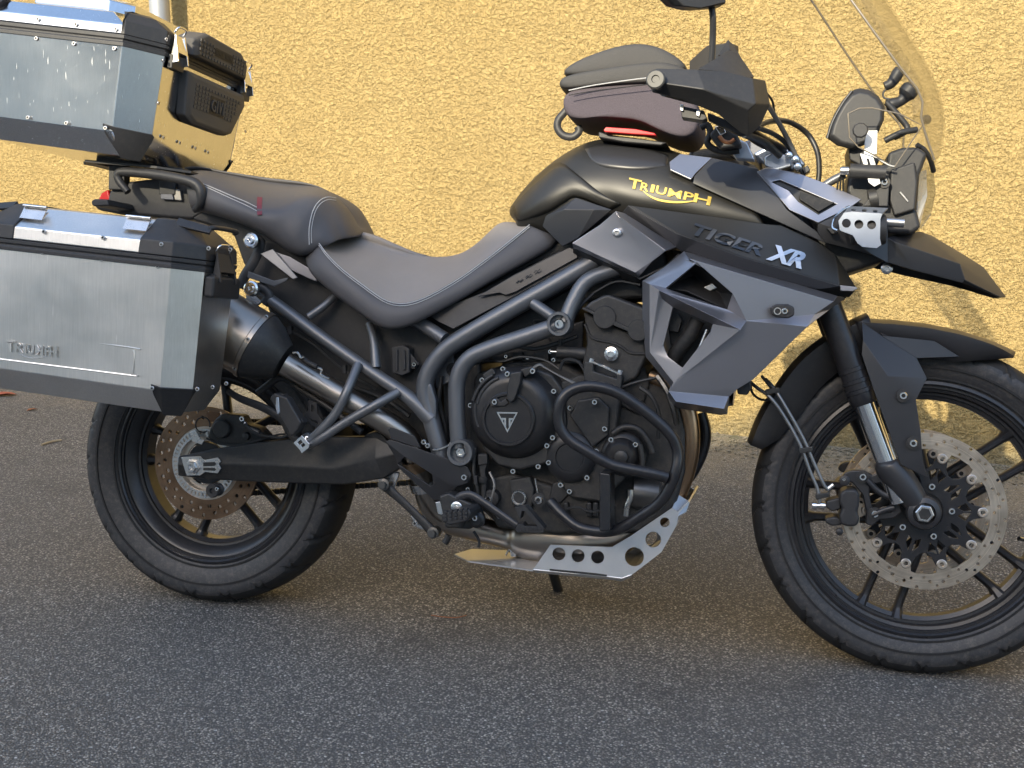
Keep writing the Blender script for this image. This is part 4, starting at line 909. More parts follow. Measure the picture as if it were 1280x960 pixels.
# brake hoses
tube('brake_hose', BL([(936, 476, -.06), (948, 486, -.09), (962, 496, -.10), (980, 520, -.10), (1000, 556, -.10), (1012, 588, -.10), (1022, 612, -.10), (1025, 632, -.10)], None), .0036, 'hose_steel', bike, n=8)
tube('brake_hose', BL([(957, 474, -.07), (968, 486, -.095), (984, 512, -.10), (1004, 548, -.10), (1018, 580, -.10), (1030, 606, -.10), (1035, 612, -.097)], None), .0036, 'hose_steel', bike, n=8)
tube('brake_hose', BL([(938, 476, -.05), (940, 490, -.06), (950, 499, -.07), (964, 500, -.08)], None), .0026, 'hose', bike, n=6)
tube('brake_hose', BL([(952, 470, -.06), (960, 480, -.07), (966, 488, -.08)], None), .003, 'hose', bike, n=6)
for x, y in ((965, 490), (1007, 564), (1028, 621)): prism('hose_clip', [(x-9, y-3), (x+9, y-6), (x+10, y), (x-8, y+4)], -.107, -.094, 'hose', bike, bevel=.002)

# --- front mudguard: curved shell over the wheel
def guard(a0, a1, R0, hw, n, tip=0., side=0.03, rear=False, prof=None):
    V = []; F = []; m = 9
    for i in range(n+1):
        t = i/n; a = math.radians(a0+(a1-a0)*t)
        e = max(0, (t-.72)/.28) if tip else 0
        R = np.interp(t, [q[0] for q in prof], [q[1] for q in prof]); w = hw*(1-.75*e*e); sd = np.interp(t, [q[0] for q in side], [q[1] for q in side])
        for j in range(m):
            u = -1+2*j/(m-1); y = w*math.copysign(min(1, abs(u)/.75), u) if abs(u) > .75 else w*u/.75
            dr = 0
            if abs(u) <= .75: dr = -.010*(u/.75)**2
            else: dr = -.010-sd*(abs(u)-.75)/.25
            V.append((FX+(R+dr)*math.cos(a), y, FZ+(R+dr)*math.sin(a)))
    for i in range(n):
        for j in range(m-1): F.append((i*m+j, i*m+j+1, (i+1)*m+j+1, (i+1)*m+j))
    return V, F
mesh('front_mudguard', *guard(112, 63.5, .402, .066, 20, tip=1., side=((0, .05), (.35, .060), (.63, .053), (.87, .026), (1, .004)), prof=((0, .402), (.15, .386), (.31, .3735), (.5, .3645), (.72, .359), (1, .3575))), 'matte_black', bike, solid=.003, smooth=30)
mesh('mudguard_rear', *guard(108, 162, .395, .062, 18, side=((0, .05), (.3, .062), (.7, .06), (.9, .045), (1, .02)), rear=True, prof=((0, .402), (.24, .390), (.41, .384), (.63, .371), (1, .360))), 'black_plastic', bike, solid=.003, smooth=30)
def panel(name, verts, faces, mat, twin=True, th=.004, bevel=.0012, smooth=None, parent=None):
    o = mesh(name, BL(verts), faces, mat, parent or bike, solid=th, bevel=bevel, smooth=smooth)
    if twin: mirrored(o)
    return o
# fork guard facets
fg = panel('fork_guard', [(1077, 402, -.085), (1106, 422, -.095), (1146, 447, -.098), (1159, 473, -.10), (1145, 500, -.118), (1151, 540, -.124), (1153, 572, -.124), (1159, 597, -.118), (1126, 581, -.122), (1094, 493, -.125), (1077, 443, -.122), (1079, 425, -.115), (1110, 470, -.128)],
    [(0, 1, 12, 11), (1, 2, 3, 12), (12, 3, 4, 9), (11, 12, 9, 10), (9, 4, 5, 6, 8), (8, 6, 7)], 'matte_black')
panel('mudguard_side', [(1100, 415, -.085), (1110, 420, -.092), (1168, 426, -.083), (1200, 446, -.068), (1146, 448, -.095), (1104, 421, -.096)], [(0, 1, 5), (1, 2, 3, 4, 5)], 'matte_black')
bolt(1129, 494.5, -.1275, .0075, fg, me=BOLTW); bolt(1141.5, 554, -.1265, .0075, fg, me=BOLTW)
# ================================================================== BODYWORK
def resample(pts, n):
    P = catmull([np.array(p, float) for p in pts], 8); L = [0]
    for a, b_ in zip(P[:-1], P[1:]): L.append(L[-1]+np.linalg.norm((b_-a)[:2]))
    L = np.array(L); P = np.array(P); t = np.linspace(0, L[-1], n)
    return np.stack([np.interp(t, L, P[:, k]) for k in range(P.shape[1])], 1)
def rows_geo(rows, n, full=True):
    """rows: polylines of (px,py,Y) from the top line downward; mirrored about the bike's midplane when full"""
    R = [np.array([B(*q) for q in resample(r, n)]) for r in rows]
    if full: R = [r*np.array([1, -1, 1]) for r in R[::-1]]+R
    V = np.concatenate(R); F = []
    for k in range(len(R)-1):
        for i in range(n-1): F.append((k*n+i, k*n+i+1, (k+1)*n+i+1, (k+1)*n+i))
    return V, F
def shell(name, rows, n, mat, sub=2, full=True, close=True, smooth=180, bevel=0, th=0):
    V, F = rows_geo(rows, n, full); nr = len(V)//n
    if close:                                   # close ends and underside
        F.append(tuple(k*n for k in range(nr))[::-1]); F.append(tuple(k*n+n-1 for k in range(nr)))
        for i in range(n-1): F.append(((nr-1)*n+i, (nr-1)*n+i+1, i+1, i))
    return mesh(name, V, F, mat, bike, smooth=smooth, sub=sub, solid=th)
# --- rider seat
sil = [(393, 298, .02), (400, 291, .02), (416, 288.5, .03), (440, 289, .03), (470, 294, .03), (500, 307, .02), (525, 317.5, .01), (548, 320.5, 0), (572, 316.5, -.01), (594, 303, -.02), (612, 285, -.03), (624, 275, -.03), (640, 275.5, -.04), (661, 280, -.05)]
seam = [(391, 300, -.10), (398, 304, -.135), (408, 318, -.15), (427, 337, -.16), (453, 357, -.165), (478, 374.5, -.165), (496, 380.5, -.165), (515, 379, -.16), (540, 369, -.15), (576, 348, -.13), (612, 322, -.115), (635, 304, -.105), (650, 292, -.10), (662, 282, -.095)]
bot = [(385, 318, -.12), (388, 338, -.15), (412, 361, -.165), (435, 379, -.172), (460, 397, -.175), (478, 408.5, -.175), (495, 410.5, -.172), (518, 403, -.165), (566, 378, -.145), (619, 348, -.125), (660, 326, -.112), (685, 312, -.105), (696, 304, -.10), (698, 297, -.09)]
n = 30
def lerp(a, b_, t, bulge=0, dy=0):
    A = resample(a, n); C_ = resample(b_, n); Q = A*(1-t)+C_*t; Q[:, 1] += dy; Q[:, 2] += bulge; return [tuple(q) for q in Q]
st_top = shell('rider_seat', [sil, lerp(sil, seam, .35, -.012), lerp(sil, seam, .75, -.010), lerp(sil, seam, .97), seam], n, 'seat_top', sub=1, close=False, th=.012)
sside = mesh('seat_side', *rows_geo([seam, lerp(seam, bot, .12, -.006), lerp(seam, bot, .5, -.010), lerp(seam, bot, .88, -.004), bot, lerp(bot, bot, 0, .05, -4)], n, False), 'seat_side', st_top, smooth=180, sub=1, solid=.006, off=1)
mirrored(sside)
for dy, lab in ((-1.2, 0), (1.6, 1)):
    tube('seam_stitch', [B(x, y+dy, Y-.0125) for x, y, Y in resample(seam, 44)[1:]], .0009, 'stitch', st_top, n=5, sub=1)
tube('seam_piping', [B(x, y+.2, Y-.0015) for x, y, Y in resample(seam, 44)], .0026, 'seat_side', st_top, n=6, sub=1)
# --- pillion seat
psil = [(231, 221, .03), (238, 214, .04), (255, 210.5, .04), (295, 217, .04), (345, 224.5, .04), (380, 228.5, .04), (406, 235, .03), (426, 248, .02), (441, 267, .01), (449, 286, .0), (451, 296, .0)]
pseam = [(232, 222, -.10), (243, 226, -.12), (258, 232, -.13), (290, 246, -.145), (320, 259, -.155), (350, 262, -.15), (376, 252, -.13), (396, 252, -.12), (410, 262, -.10), (420, 285, -.10), (425, 300, -.10)]
pbot = [(240, 258, -.125), (255, 263, -.14), (275, 268, -.15), (300, 276, -.16), (325, 287, -.165), (345, 301, -.165), (362, 312, -.165), (376, 318, -.16), (386, 316, -.15), (392, 314, -.14), (398, 310, -.13)]
n = 30
pil = shell('pillion_seat', [psil, lerp(psil, pseam, .35, -.02), lerp(psil, pseam, .7, -.02), pseam, lerp(pseam, pbot, .25, -.016), lerp(pseam, pbot, .6, -.016), pbot, lerp(pbot, pbot, 0, .05, -2)], n, 'seat_side', sub=2, close=False, th=.008)
pt = bvh_of(pil)
for dl in (0, 2.4, 4.6): tube('seam_stitch', [on_surf(pt, x, y+dl*(.35+.65*i/19), -.14, .0008) for i, (x, y) in enumerate(resample([(233, 221.5), (245, 226.5), (262, 233), (290, 245), (308, 252.5), (321, 259)], 20))], .0008 if dl != 2.4 else .0016, 'stitch' if dl != 2.4 else 'seat_side', pil, n=5, sub=1)
tube('seam_stitch', [on_surf(pt, x, y, -.14, .0008) for x, y in resample([(386.5, 306), (386.5, 285), (391, 264), (399, 251.5), (409, 246.5), (420, 247.5)], 30)], .0010, 'stitch', pil, n=5, sub=1)
tube('seam_stitch', [on_surf(pt, x, y, -.14, .0008) for x, y in resample([(389.5, 304), (389.5, 285), (394, 265), (401.5, 254), (410.5, 249.5), (420, 250.5)], 30)], .0007, 'stitch', pil, n=5, sub=1)
tg = [on_surf(pt, x, y, -.15, .004) for x, y in ((321.5, 246), (324.7, 246.2), (328, 246.5), (327.2, 257), (327.5, 268), (324.5, 268.2), (321.5, 268.5), (321, 257), (324.2, 257))]
mesh('seat_tag', tg, [(0, 1, 8, 7), (1, 2, 3, 8), (3, 4, 5, 8), (8, 5, 6, 7)], 'tag_red', pil, solid=.0015)
tl = [on_surf(pt, x, y, -.15, .003) for x, y in ((323.2, 248), (325.8, 248), (325.4, 266.5), (323, 266.5))]
# --- seat base, airbox and under-seat covers
prism('seat_base', [(236, 245), (300, 270), (372, 318), (392, 322), (440, 380), (478, 408), (520, 402), (600, 360), (700, 312), (738, 318), (735, 350), (640, 400), (560, 450), (545, 480), (540, 520), (500, 500), (420, 440), (340, 372), (304, 330), (290, 290), (240, 275)], -.098, .098, 'black_plastic', bike, bevel=.006)
panel('side_cover', [(534, 392, -.135), (640, 352, -.135), (700, 318, -.13), (722, 314, -.13), (724, 326, -.135), (640, 372, -.142), (566, 411, -.146), (548, 402, -.142)], [(0, 1, 6, 7), (1, 2, 3, 4, 5, 6)], 'black_plastic')
panel('side_cover_strip', [(596, 371, -.146), (640, 345, -.1435), (712, 309, -.134), (720, 313, -.134), (722, 322, -.14), (644, 365, -.147), (632, 369, -.147), (624, 366, -.147)], [(0, 1, 5, 6, 7), (1, 2, 3, 4, 5)], 'matte_black')
gsl = []
for q in range(3):
    x = 645+q*11; y = 352-q*6.2; gsl.append(([B(x+a, y+b_, -.1480) for a, b_ in ((0, 1), (3, -2.2), (5, -1.2), (8, -4), (8.5, -2.8), (5, .4), (3, -.6), (.6, 2))], [(0, 1, 6, 7), (1, 2, 5, 6), (2, 3, 4, 5)]))
mesh('side_cover_emboss', *join_geo(gsl), 'matte_black', bike, solid=.0012)
panel('tail_blade', [(325, 317, -.15), (341, 311, -.145), (372, 347, -.15), (366, 349, -.152)], [(0, 1, 2, 3)], 'frame_paint')
panel('tail_cover', [(339, 313, -.135), (362, 321, -.14), (392, 339, -.14), (396, 352, -.14), (386, 348, -.14), (352, 332, -.14)], [(0, 1, 5), (1, 2, 3, 4, 5)], 'graphite')
panel('tail_blade', [(310, 339, -.15), (342, 351, -.152), (360, 347, -.15), (358, 351, -.15), (343, 358, -.152), (309, 347, -.15)], [(0, 1, 4, 5), (1, 2, 3, 4)], 'frame_paint')
prism('inner_fender', [(322, 352), (400, 392), (540, 470), (548, 560), (505, 545), (470, 520), (420, 488), (372, 452), (345, 420)], -.085, .085, 'engine_black', bike, bevel=.01)
prism('airbox', [(640, 300), (830, 300), (842, 372), (730, 378), (690, 420), (600, 450), (575, 470), (560, 440)], -.088, .088, 'engine_black', bike, bevel=.01)
prism('gearbox', [(552, 470), (600, 450), (610, 640), (575, 640), (556, 600)], -.10, .10, 'engine_black', bike, bevel=.01)
# connector box beside the frame
cx = prism('relay_box', [(489, 434), (504, 431), (512, 436), (512, 466), (502, 470), (490, 466)], -.13, -.10, 'black_plastic', bike, bevel=.003)
prism('box_rib', [(494, 438), (497, 437), (497, 464), (494, 464)], -.134, -.128, 'black_plastic', cx, bevel=.001); prism('box_rib', [(503, 438), (506, 438), (507, 462), (503, 463)], -.134, -.128, 'black_plastic', cx, bevel=.001); bolt(518, 455.5, -.125, .005, bike)
prism('box_mount', [(512, 440), (524, 455), (518, 462), (511, 460)], -.124, -.118, 'black_plastic', bike)

# --- fuel tank
r0 = [(632, 268, -.02), (639, 254, -.02), (650, 239, -.02), (667, 220, -.02), (692, 199, -.02), (720, 182, -.02), (740, 174.5, -.02), (760, 171.5, -.02), (795, 174.5, -.02), (825, 181, -.02), (855, 192, -.02), (890, 205, -.02), (930, 222, -.02)]
r1 = [(634, 269, -.05), (642, 257, -.06), (654, 243, -.07), (672, 225, -.08), (697, 203, -.08), (724, 185, -.075), (743, 179, -.075), (764, 178, -.08), (797, 182, -.085), (826, 189, -.09), (855, 201, -.095), (890, 216, -.10), (930, 236, -.10)]
r2 = [(638, 271, -.07), (648, 262, -.085), (663, 250, -.10), (682, 236, -.115), (706, 215, -.115), (732, 200, -.11), (750, 204, -.12), (772, 208, -.13), (802, 213, -.135), (832, 220, -.14), (862, 230, -.14), (900, 244, -.14), (945, 262, -.14)]
r3 = [(642, 273, -.08), (654, 266, -.10), (670, 258, -.118), (690, 249, -.13), (714, 236, -.135), (742, 232, -.14), (770, 242, -.147), (796, 250, -.150), (826, 255, -.152), (856, 259, -.152), (890, 266, -.152), (926, 273, -.152), (965, 280, -.148)]
r4 = [(640, 280, -.075), (654, 280, -.09), (672, 280, -.105), (694, 280, -.115), (718, 275, -.12), (746, 268, -.125), (776, 264, -.13), (800, 266, -.135), (828, 272, -.135), (858, 280, -.135), (892, 290, -.135), (928, 300, -.13), (965, 308, -.13)]
r5 = [(646, 300, -.05), (660, 305, -.06), (680, 308, -.07), (700, 310, -.08), (724, 308, -.09), (750, 305, -.09), (778, 302, -.1), (806, 304, -.1), (834, 308, -.1), (864, 314, -.1), (895, 322, -.1), (930, 330, -.1), (965, 338, -.1)]
tank = shell('fuel_tank', [r0, r1, r2, r3, r4, r5], 26, 'tank_black', sub=2)
ttr = bvh_of(tank)
def skin(name, upper, lower, n, m, lift, mat, twin=True):
    """thin moulded panel lying on the tank between two pixel curves"""
    A = resample(upper, n); C_ = resample(lower, n); V = []
    for j in range(m):
        t = j/(m-1)
        for i in range(n):
            e = min(1, 3*min(t, 1-t)+.15)*min(1, 4*min(i, n-1-i)/(n-1)+.15); q = A[i]*(1-t)+C_[i]*t; V.append(on_surf(ttr, q[0], q[1], -.13, lift*e))
    o = mesh(name, V, [(j*n+i, j*n+i+1, (j+1)*n+i+1, (j+1)*n+i) for j in range(m-1) for i in range(n-1)], mat, tank, smooth=180, solid=.003)
    if twin: mirrored(o)
skin('shoulder_panel', [(640, 259), (655, 240), (675, 221), (699, 204), (722, 219), (748, 240), (776, 255)], [(648, 276), (662, 272), (676, 268), (690, 262), (706, 252), (722, 246), (764, 261)], 24, 8, .005, 'tank_black')
skin('crown_panel', [(730, 184), (756, 178.5), (785, 180), (812, 185), (836, 194)], [(738, 199), (752, 208), (780, 212), (808, 212), (834, 207)], 20, 7, .004, 'matte_black')
# raised flank panel that carries the model name
flank = panel('tank_flank', [(785, 256, -.152), (840, 263.5, -.158), (897, 271, -.160), (960, 280, -.157), (976, 281, -.152), (1022, 302, -.138), (1045, 318, -.13), (1071, 360, -.112), (1050, 357, -.158), (925, 320, -.186), (862, 297, -.186), (845, 291, -.182), (900, 296, -.178), (985, 318, -.168)],
    [(0, 1, 12, 11), (1, 2, 12), (2, 3, 13, 12), (3, 4, 5, 13), (5, 6, 8, 13), (6, 7, 8), (12, 13, 9, 10, 11), (13, 8, 9)], 'tank_black', bevel=.002)
panel('flank_band', [(785, 257, -.154), (845, 292, -.183), (862, 298, -.187), (925, 321, -.187), (1050, 358, -.159), (1071, 361, -.113), (1062, 372, -.11), (995, 366, -.145), (925, 343, -.165), (853, 316, -.165), (844, 309, -.162), (776, 268, -.147)],
    [(0, 1, 10, 11), (1, 2, 9, 10), (2, 3, 8, 9), (3, 4, 7, 8), (4, 5, 6, 7)], 'matte_black')
prism('flank_tip', [(1050, 356.5), (1070, 358.5), (1072, 361), (1066, 364), (1051, 363.5)], -.160, -.11, 'graphite', bike, bevel=.001)
panel('tank_trim', [(682, 270, -.125), (720, 247, -.145), (765, 262, -.152), (722, 298, -.155), (703, 308, -.14), (678, 283, -.12), (705, 262, -.150), (742, 262, -.160)], [(0, 1, 6), (1, 2, 7, 6), (0, 6, 5), (6, 7, 3, 4, 5), (7, 2, 3)], 'matte_black')
cov = panel('tank_side_cover', [(715, 304, -.181), (750, 281, -.182), (770, 263.5, -.176), (780, 266, -.160), (847, 308, -.160), (832, 313, -.200), (815, 327, -.189), (798, 347, -.170), (790, 343, -.172), (716, 309, -.165), (773, 270, -.198), (794, 341, -.186)],
    [(0, 1, 6, 11), (1, 2, 10, 5, 6), (2, 3, 4, 5, 10), (0, 11, 7, 8, 9), (6, 7, 11)], 'graphite')
panel('cover_shadow_gap', [(716, 310, -.160), (792, 345, -.170), (800, 349, -.168), (832, 334, -.165), (850, 318, -.155), (830, 350, -.13), (800, 360, -.13), (716, 316, -.14)], [(0, 1, 6, 7), (1, 2, 3, 5, 6), (3, 4, 5)], 'black_plastic')
pb = B(771, 291, -.188); lathe('cover_screw', [(.006, .0085), (-.001, .0085), (-.002, .007), (-.002, .004), (.002, .0035), (.002, .0003)], pb, (0, 1, 0), 'steel', cov, n=20)
# --- radiator shroud (big faceted side fairing)
fv = [(803, 351, -.172), (829, 335, -.17), (855, 314, -.17), (1047, 370, -.152), (1057, 373, -.13), (1037, 387, -.145), (1018, 393, -.176), (1009, 408, -.198), (942, 474, -.165), (922, 486, -.17), (912, 494, -.172), (909, 518, -.145), (900, 519, -.14), (841, 509, -.14), (834, 494, -.185), (838, 483, -.185), (807, 446, -.172), (803, 401, -.172),
      (812, 355, -.192), (812, 440, -.192), (842, 478, -.205), (836, 489, -.208), (911, 496, -.195), (905, 511, -.212), (845, 502, -.225), (933, 401, -.207), (861, 323, -.222), (1042, 377, -.190), (916, 367, -.232), (909, 387, -.210), (871, 328, -.222), (824, 363, -.222), (832, 360, -.198), (919, 392, -.206), (925, 412, -.232), (827, 373, -.196), (841, 384, -.192), (891, 405, -.205), (888, 415, -.205), (853, 460, -.198), (835, 446, -.194), (829, 432, -.192)]
ff = [(2, 3, 27, 26), (3, 4, 5, 27), (26, 27, 6, 25, 28, 30), (27, 5, 6), (25, 6, 7), (6, 5, 7), (25, 7, 8, 9, 22, 21), (21, 22, 23, 24), (24, 23, 11, 12, 13), (22, 10, 11, 23), (22, 9, 10), (21, 24, 13, 14), (25, 21, 20, 39, 38, 37, 34), (28, 25, 33, 29), (32, 29, 33, 34, 31), (31, 34, 37, 36, 35), (33, 25, 34), (0, 18, 19, 16, 17), (1, 2, 26, 30), (0, 1, 30, 32, 18), (18, 32, 31), (18, 31, 35, 36, 41, 40, 19), (19, 40, 39, 20), (16, 19, 20, 15), (15, 20, 21, 14)]
sh = panel('radiator_shroud', fv, ff, 'graphite', th=.006, bevel=.004)
panel('shroud_inner', [(826, 360, -.17), (858, 326, -.165), (872, 329, -.165), (918, 368, -.17), (910, 389, -.18), (858, 366, -.175), (900, 366, -.145), (866, 344, -.14)], [(0, 1, 7), (1, 2, 7), (2, 3, 6, 7), (3, 4, 6), (0, 7, 6, 4, 5)], 'black_plastic')
prism('shroud_bracket', [(877, 360), (896, 351), (903, 354), (902, 358), (882, 366), (877, 364)], -.155, -.145, 'steel', bike, bevel=.002)
pxplate('indicator_plug', [(963, 384), (970, 380), (985, 380), (993, 384), (993, 394), (986, 398), (970, 397), (964, 393)], [], -.2205, .012, 'black_plastic', bike, bevel=.003)
lathe('plug_ring', [(.0, .007), (-.003, .007), (-.003, .005), (0, .005)], B(972, 389, -.2205), (0, 1, 0), 'steel', bike, n=18, closed=True); bolt(981, 389, -.221, .006, bike)
rad = prism('radiator', [(826, 350), (905, 345), (918, 395), (905, 480), (862, 505), (850, 460), (838, 430)], -.13, .13, 'black_plastic', bike, bevel=.004)
tube('radiator_hose', BL([(872, 400, -.165), (862, 420, -.165), (846, 440, -.16), (838, 460, -.15)], None), .015, 'rubber', bike, n=14)
tube('radiator_pipe', BL([(884, 412), (872, 440), (858, 458)], -.175), .0035, 'steel', bike, n=8)
prism('horn', [(834, 394), (846, 390), (853, 400), (848, 416), (836, 414)], -.15, -.12, 'engine_black', bike)
tube('oil_cooler_bar', BL([(876, 516, .02), (882, 540, .02), (878, 565, .02), (866, 590, .02), (854, 605, .02)], None), .012, 'wheel_black', bike, n=12)
prism('shroud_plug', [(921, 484), (938, 474), (939, 486), (934, 494), (922, 493)], -.135, -.09, 'black_plastic', bike, bevel=.003)
# --- cockpit side panels
panel('nose_trim', [(837, 202, -.125), (850, 192, -.105), (890, 197, -.10), (870, 216, -.13), (864, 224, -.142), (838, 212, -.138)], [(0, 1, 2, 3), (0, 3, 4, 5)], 'graphite')
panel('cockpit_panel', [(890, 197, -.10), (947, 210, -.11), (984, 262, -.152), (868, 220, -.142), (1022, 290, -.145), (1030, 303, -.142), (972, 277, -.155), (866, 229, -.146)], [(0, 1, 2, 3), (3, 2, 6, 7), (2, 4, 5, 6)], 'matte_black')
arm = panel('cockpit_arm', [(946, 214, -.118), (960, 208.5, -.105), (1000, 217, -.115), (1035, 230, -.12), (1077, 249, -.125), (1064, 258, -.135), (1023, 278, -.155), (987, 262, -.155), (964, 227, -.135), (975, 224.5, -.13), (1046, 255, -.135), (1023, 268, -.147), (998, 252, -.142), (986, 238, -.138)],
    [(0, 1, 9, 8), (1, 2, 9), (2, 3, 10, 9), (3, 4, 5, 10), (10, 5, 6, 11), (11, 6, 7, 12), (7, 0, 8, 13, 12)], 'graphite')
panel('arm_insert', [(964, 227, -.128), (975, 224, -.123), (1046, 255, -.128), (1023, 268, -.140), (998, 252, -.134), (986, 238, -.13)], [(0, 1, 2, 3, 4, 5)], 'black_plastic')
panel('arm_badge', [(1000, 241, -.133), (1043, 254, -.133), (1023, 265.5, -.1435), (999, 250, -.140)], [(0, 1, 2, 3)], 'rubber')
panel('nose_side', [(1022, 278, -.150), (1064, 259, -.13), (1110, 262, -.10), (1110, 300, -.105), (1110, 329, -.11), (1090, 318, -.125), (1030, 303, -.14), (1022, 290, -.147), (1050, 288, -.148)], [(0, 1, 8), (1, 2, 3, 8), (8, 3, 4, 5), (0, 8, 7), (7, 8, 5, 6)], 'matte_black')
# beak
panel('beak', [(1109, 297, -.10), (1118, 293, -.085), (1150, 289, -.05), (1164, 294, -.0), (1203, 317, 0), (1230, 334, 0), (1258, 371, 0), (1250, 371, -.03), (1203, 354, -.07), (1142, 338, -.095), (1109, 328, -.11), (1120, 303, -.11), (1200, 330, -.075), (1206, 350, -.078)],
    [(0, 1, 11), (1, 2, 12, 11), (2, 3, 4, 12), (4, 5, 12), (5, 6, 12), (6, 7, 13, 12), (7, 8, 13), (8, 9, 11, 12, 13), (9, 10, 0, 11)], 'matte_black', bevel=.0015)
lathe('beak_bolt', [(.02, .009), (-.004, .011), (-.010, .011), (-.012, .008), (-.012, .005), (-.006, .004), (-.006, .0004)], B(1108, 336, -.08), (0, 1, 0), 'steel', bike, n=16)
prism('nose_shadow_filler', [(905, 232), (1000, 240), (1100, 262), (1108, 326), (1050, 345), (1000, 330), (905, 320)], -.085, .085, 'engine_black', bike, bevel=.01)  # solid block added inside the nose to close its shadow on the wall
# --- lettering
tt = bvh_of(tank)
pl = lambda a, b_: on_surf(tt, a, b_, -.14, .0022)
gs = []
ox, oy, ex, ey = 786, 222, 889, 246.2        # cap line, left and right
def cap(x): return oy+(x-ox)/(ex-ox)*(ey-oy)
for ch_, x0, x1, up_, dn in (('T', 785.5, 801.5, .2, 12.2), ('R', 801, 811.5, 2.2, 12), ('I', 813.5, 818, 2.0, 11.5), ('U', 820, 833, 1.8, 11.5), ('M', 835.5, 852, 1.6, 11.5), ('P', 855, 867, 1.0, 11), ('H', 867.5, 888.5, .2, 11)):
    sk = -1.8; gs.append(text_geo(ch_, [(x0+sk*0-1.2, cap(x0)+dn), (x1-1.2, cap(x1)+dn), (x1+1.2, cap(x1)+up_), (x0+1.2, cap(x0)+up_)], pl, .018))
sw_ = resample([(803, 238), (812, 245), (824, 250), (840, 252.5), (856, 252.5), (870, 251)], 16); sv_ = []
for i, q in enumerate(sw_): w_ = 1.1*math.sin(PI*i/15)**.6+.25; sv_ += [pl(q[0], q[1]-w_), pl(q[0], q[1]+w_)]
gs.append((sv_, [(2*i, 2*i+1, 2*i+3, 2*i+2) for i in range(15)]))
mesh('tank_lettering', *join_geo(gs), 'gold_print', tank, solid=.0006, off=1)
ft = bvh_of(flank); pfk = lambda a, b_: on_surf(ft, a, b_, -.17, .0035)
mesh('model_lettering', *text_geo('TIGER', [(862, 292.5), (951, 320.5), (958, 307), (869, 278.5)], pfk, .03, .12), 'dark_print', flank, solid=.0005, off=1)
mesh('model_lettering', *text_geo('XR', [(957, 324), (1002, 336.5), (1013, 317.5), (966, 305)], pfk, .045, .1), 'silver_print', flank, solid=.0006, off=1)

# --- tail: grab rail, rack, lamp
tube('grab_rail', BL([(160, 240, -.15), (149, 226, -.15), (148, 217, -.15), (160, 215, -.15), (200, 219, -.155), (235, 226, -.16), (248, 233, -.16), (252, 244, -.16), (250, 256, -.155), (244, 262, -.14)], None), [.008, .009, .010, .0105, .011, .0115, .012, .011, .009, .008], 'black_plastic', bike, n=12)
tube('grab_rail', BL([(160, 240, .15), (149, 226, .15), (148, 217, .15), (160, 215, .15), (200, 219, .155), (235, 226, .16)], None), .0105, 'black_plastic', bike, n=12)
prism('tail_unit', [(136, 238), (150, 228), (200, 222), (250, 228), (262, 262), (240, 275), (150, 268), (120, 262), (115, 254), (134, 250)], -.10, .10, 'black_plastic', bike, bevel=.008)
prism('tail_panel', [(199, 233), (214, 235), (217, 250), (201, 249)], -.112, -.09, 'corner_blue', bike); prism('tail_panel', [(215.5, 235), (225, 237), (227, 251), (218, 250)], -.110, -.09, 'pannier_dark', bike)
prism('tail_light', [(121, 252), (126, 241), (135, 236), (138, 248), (134, 256), (123, 258)], -.06, .06, 'red_plastic', bike, bevel=.005)
V0_ = B(86, 196, -.10); rk = frame((.0, 0., 1.0), math.radians(6.4))
x0_, z0_ = B(88, 198, -.14)[0], B(88, 198, -.14)[2]; x1_, z1_ = B(236, 213, -.12)[0], B(236, 213, -.12)[2]
def rmap(u, v, s): t = (u-x0_)/(x1_-x0_); return (u, v, z0_+(z1_-z0_)*t-s*.005)
ol = [(x0_, -.08), (x0_+.04, -.145), (x1_-.06, -.15), (x1_, -.11), (x1_, .11), (x1_-.06, .15), (x0_+.04, .145), (x0_, .08)]; hl = []
for u in np.arange(x0_+.05, x1_-.07, .062):
    for v in (-.128, -.07, .022, .078): hl.append([(u, v), (u+.045, v), (u+.04, v+.046), (u+.005, v+.046)])
mesh('luggage_rack', *plate_geo(ol, hl, rmap, .005), 'black_plastic', bike)
for v in (-.1, .1):
    for t in (.35, .8): mesh('rack_foot', *box_geo((x0_+(x1_-x0_)*t, v, z0_+(z1_-z0_)*t-.03), (.04, .025, .055)), 'black_plastic', bike, bevel=.003)
mesh('case_plate', *box_geo((x0_*.5+x1_*.5-.02, 0, .5*(z0_+z1_)+.009), (.22, .12, .014), np.array(Matrix.Rotation(math.radians(6.4), 3, 'Y'))), 'black_plastic', bike, bevel=.004)
prism('rear_indicator', [(114, 250.5), (118, 248.5), (134, 249), (136, 257), (117, 258), (114, 256)], -.20, -.10, 'black_plastic', bike, bevel=.004)
# ================================================================== ENGINE
eng = prism('engine_block', [(592, 468), (640, 452), (700, 452), (735, 470), (790, 470), (845, 490), (858, 540), (856, 590), (842, 640), (800, 668), (700, 668), (625, 660), (592, 630), (584, 560)], -.115, .13, 'engine_cast', bike, bevel=.012)
def ep(nm, px, Y0, Y1, bevel=.004, mat='engine_black', par=None): return prism(nm, px, Y0, Y1, mat, par or eng, bevel=bevel)
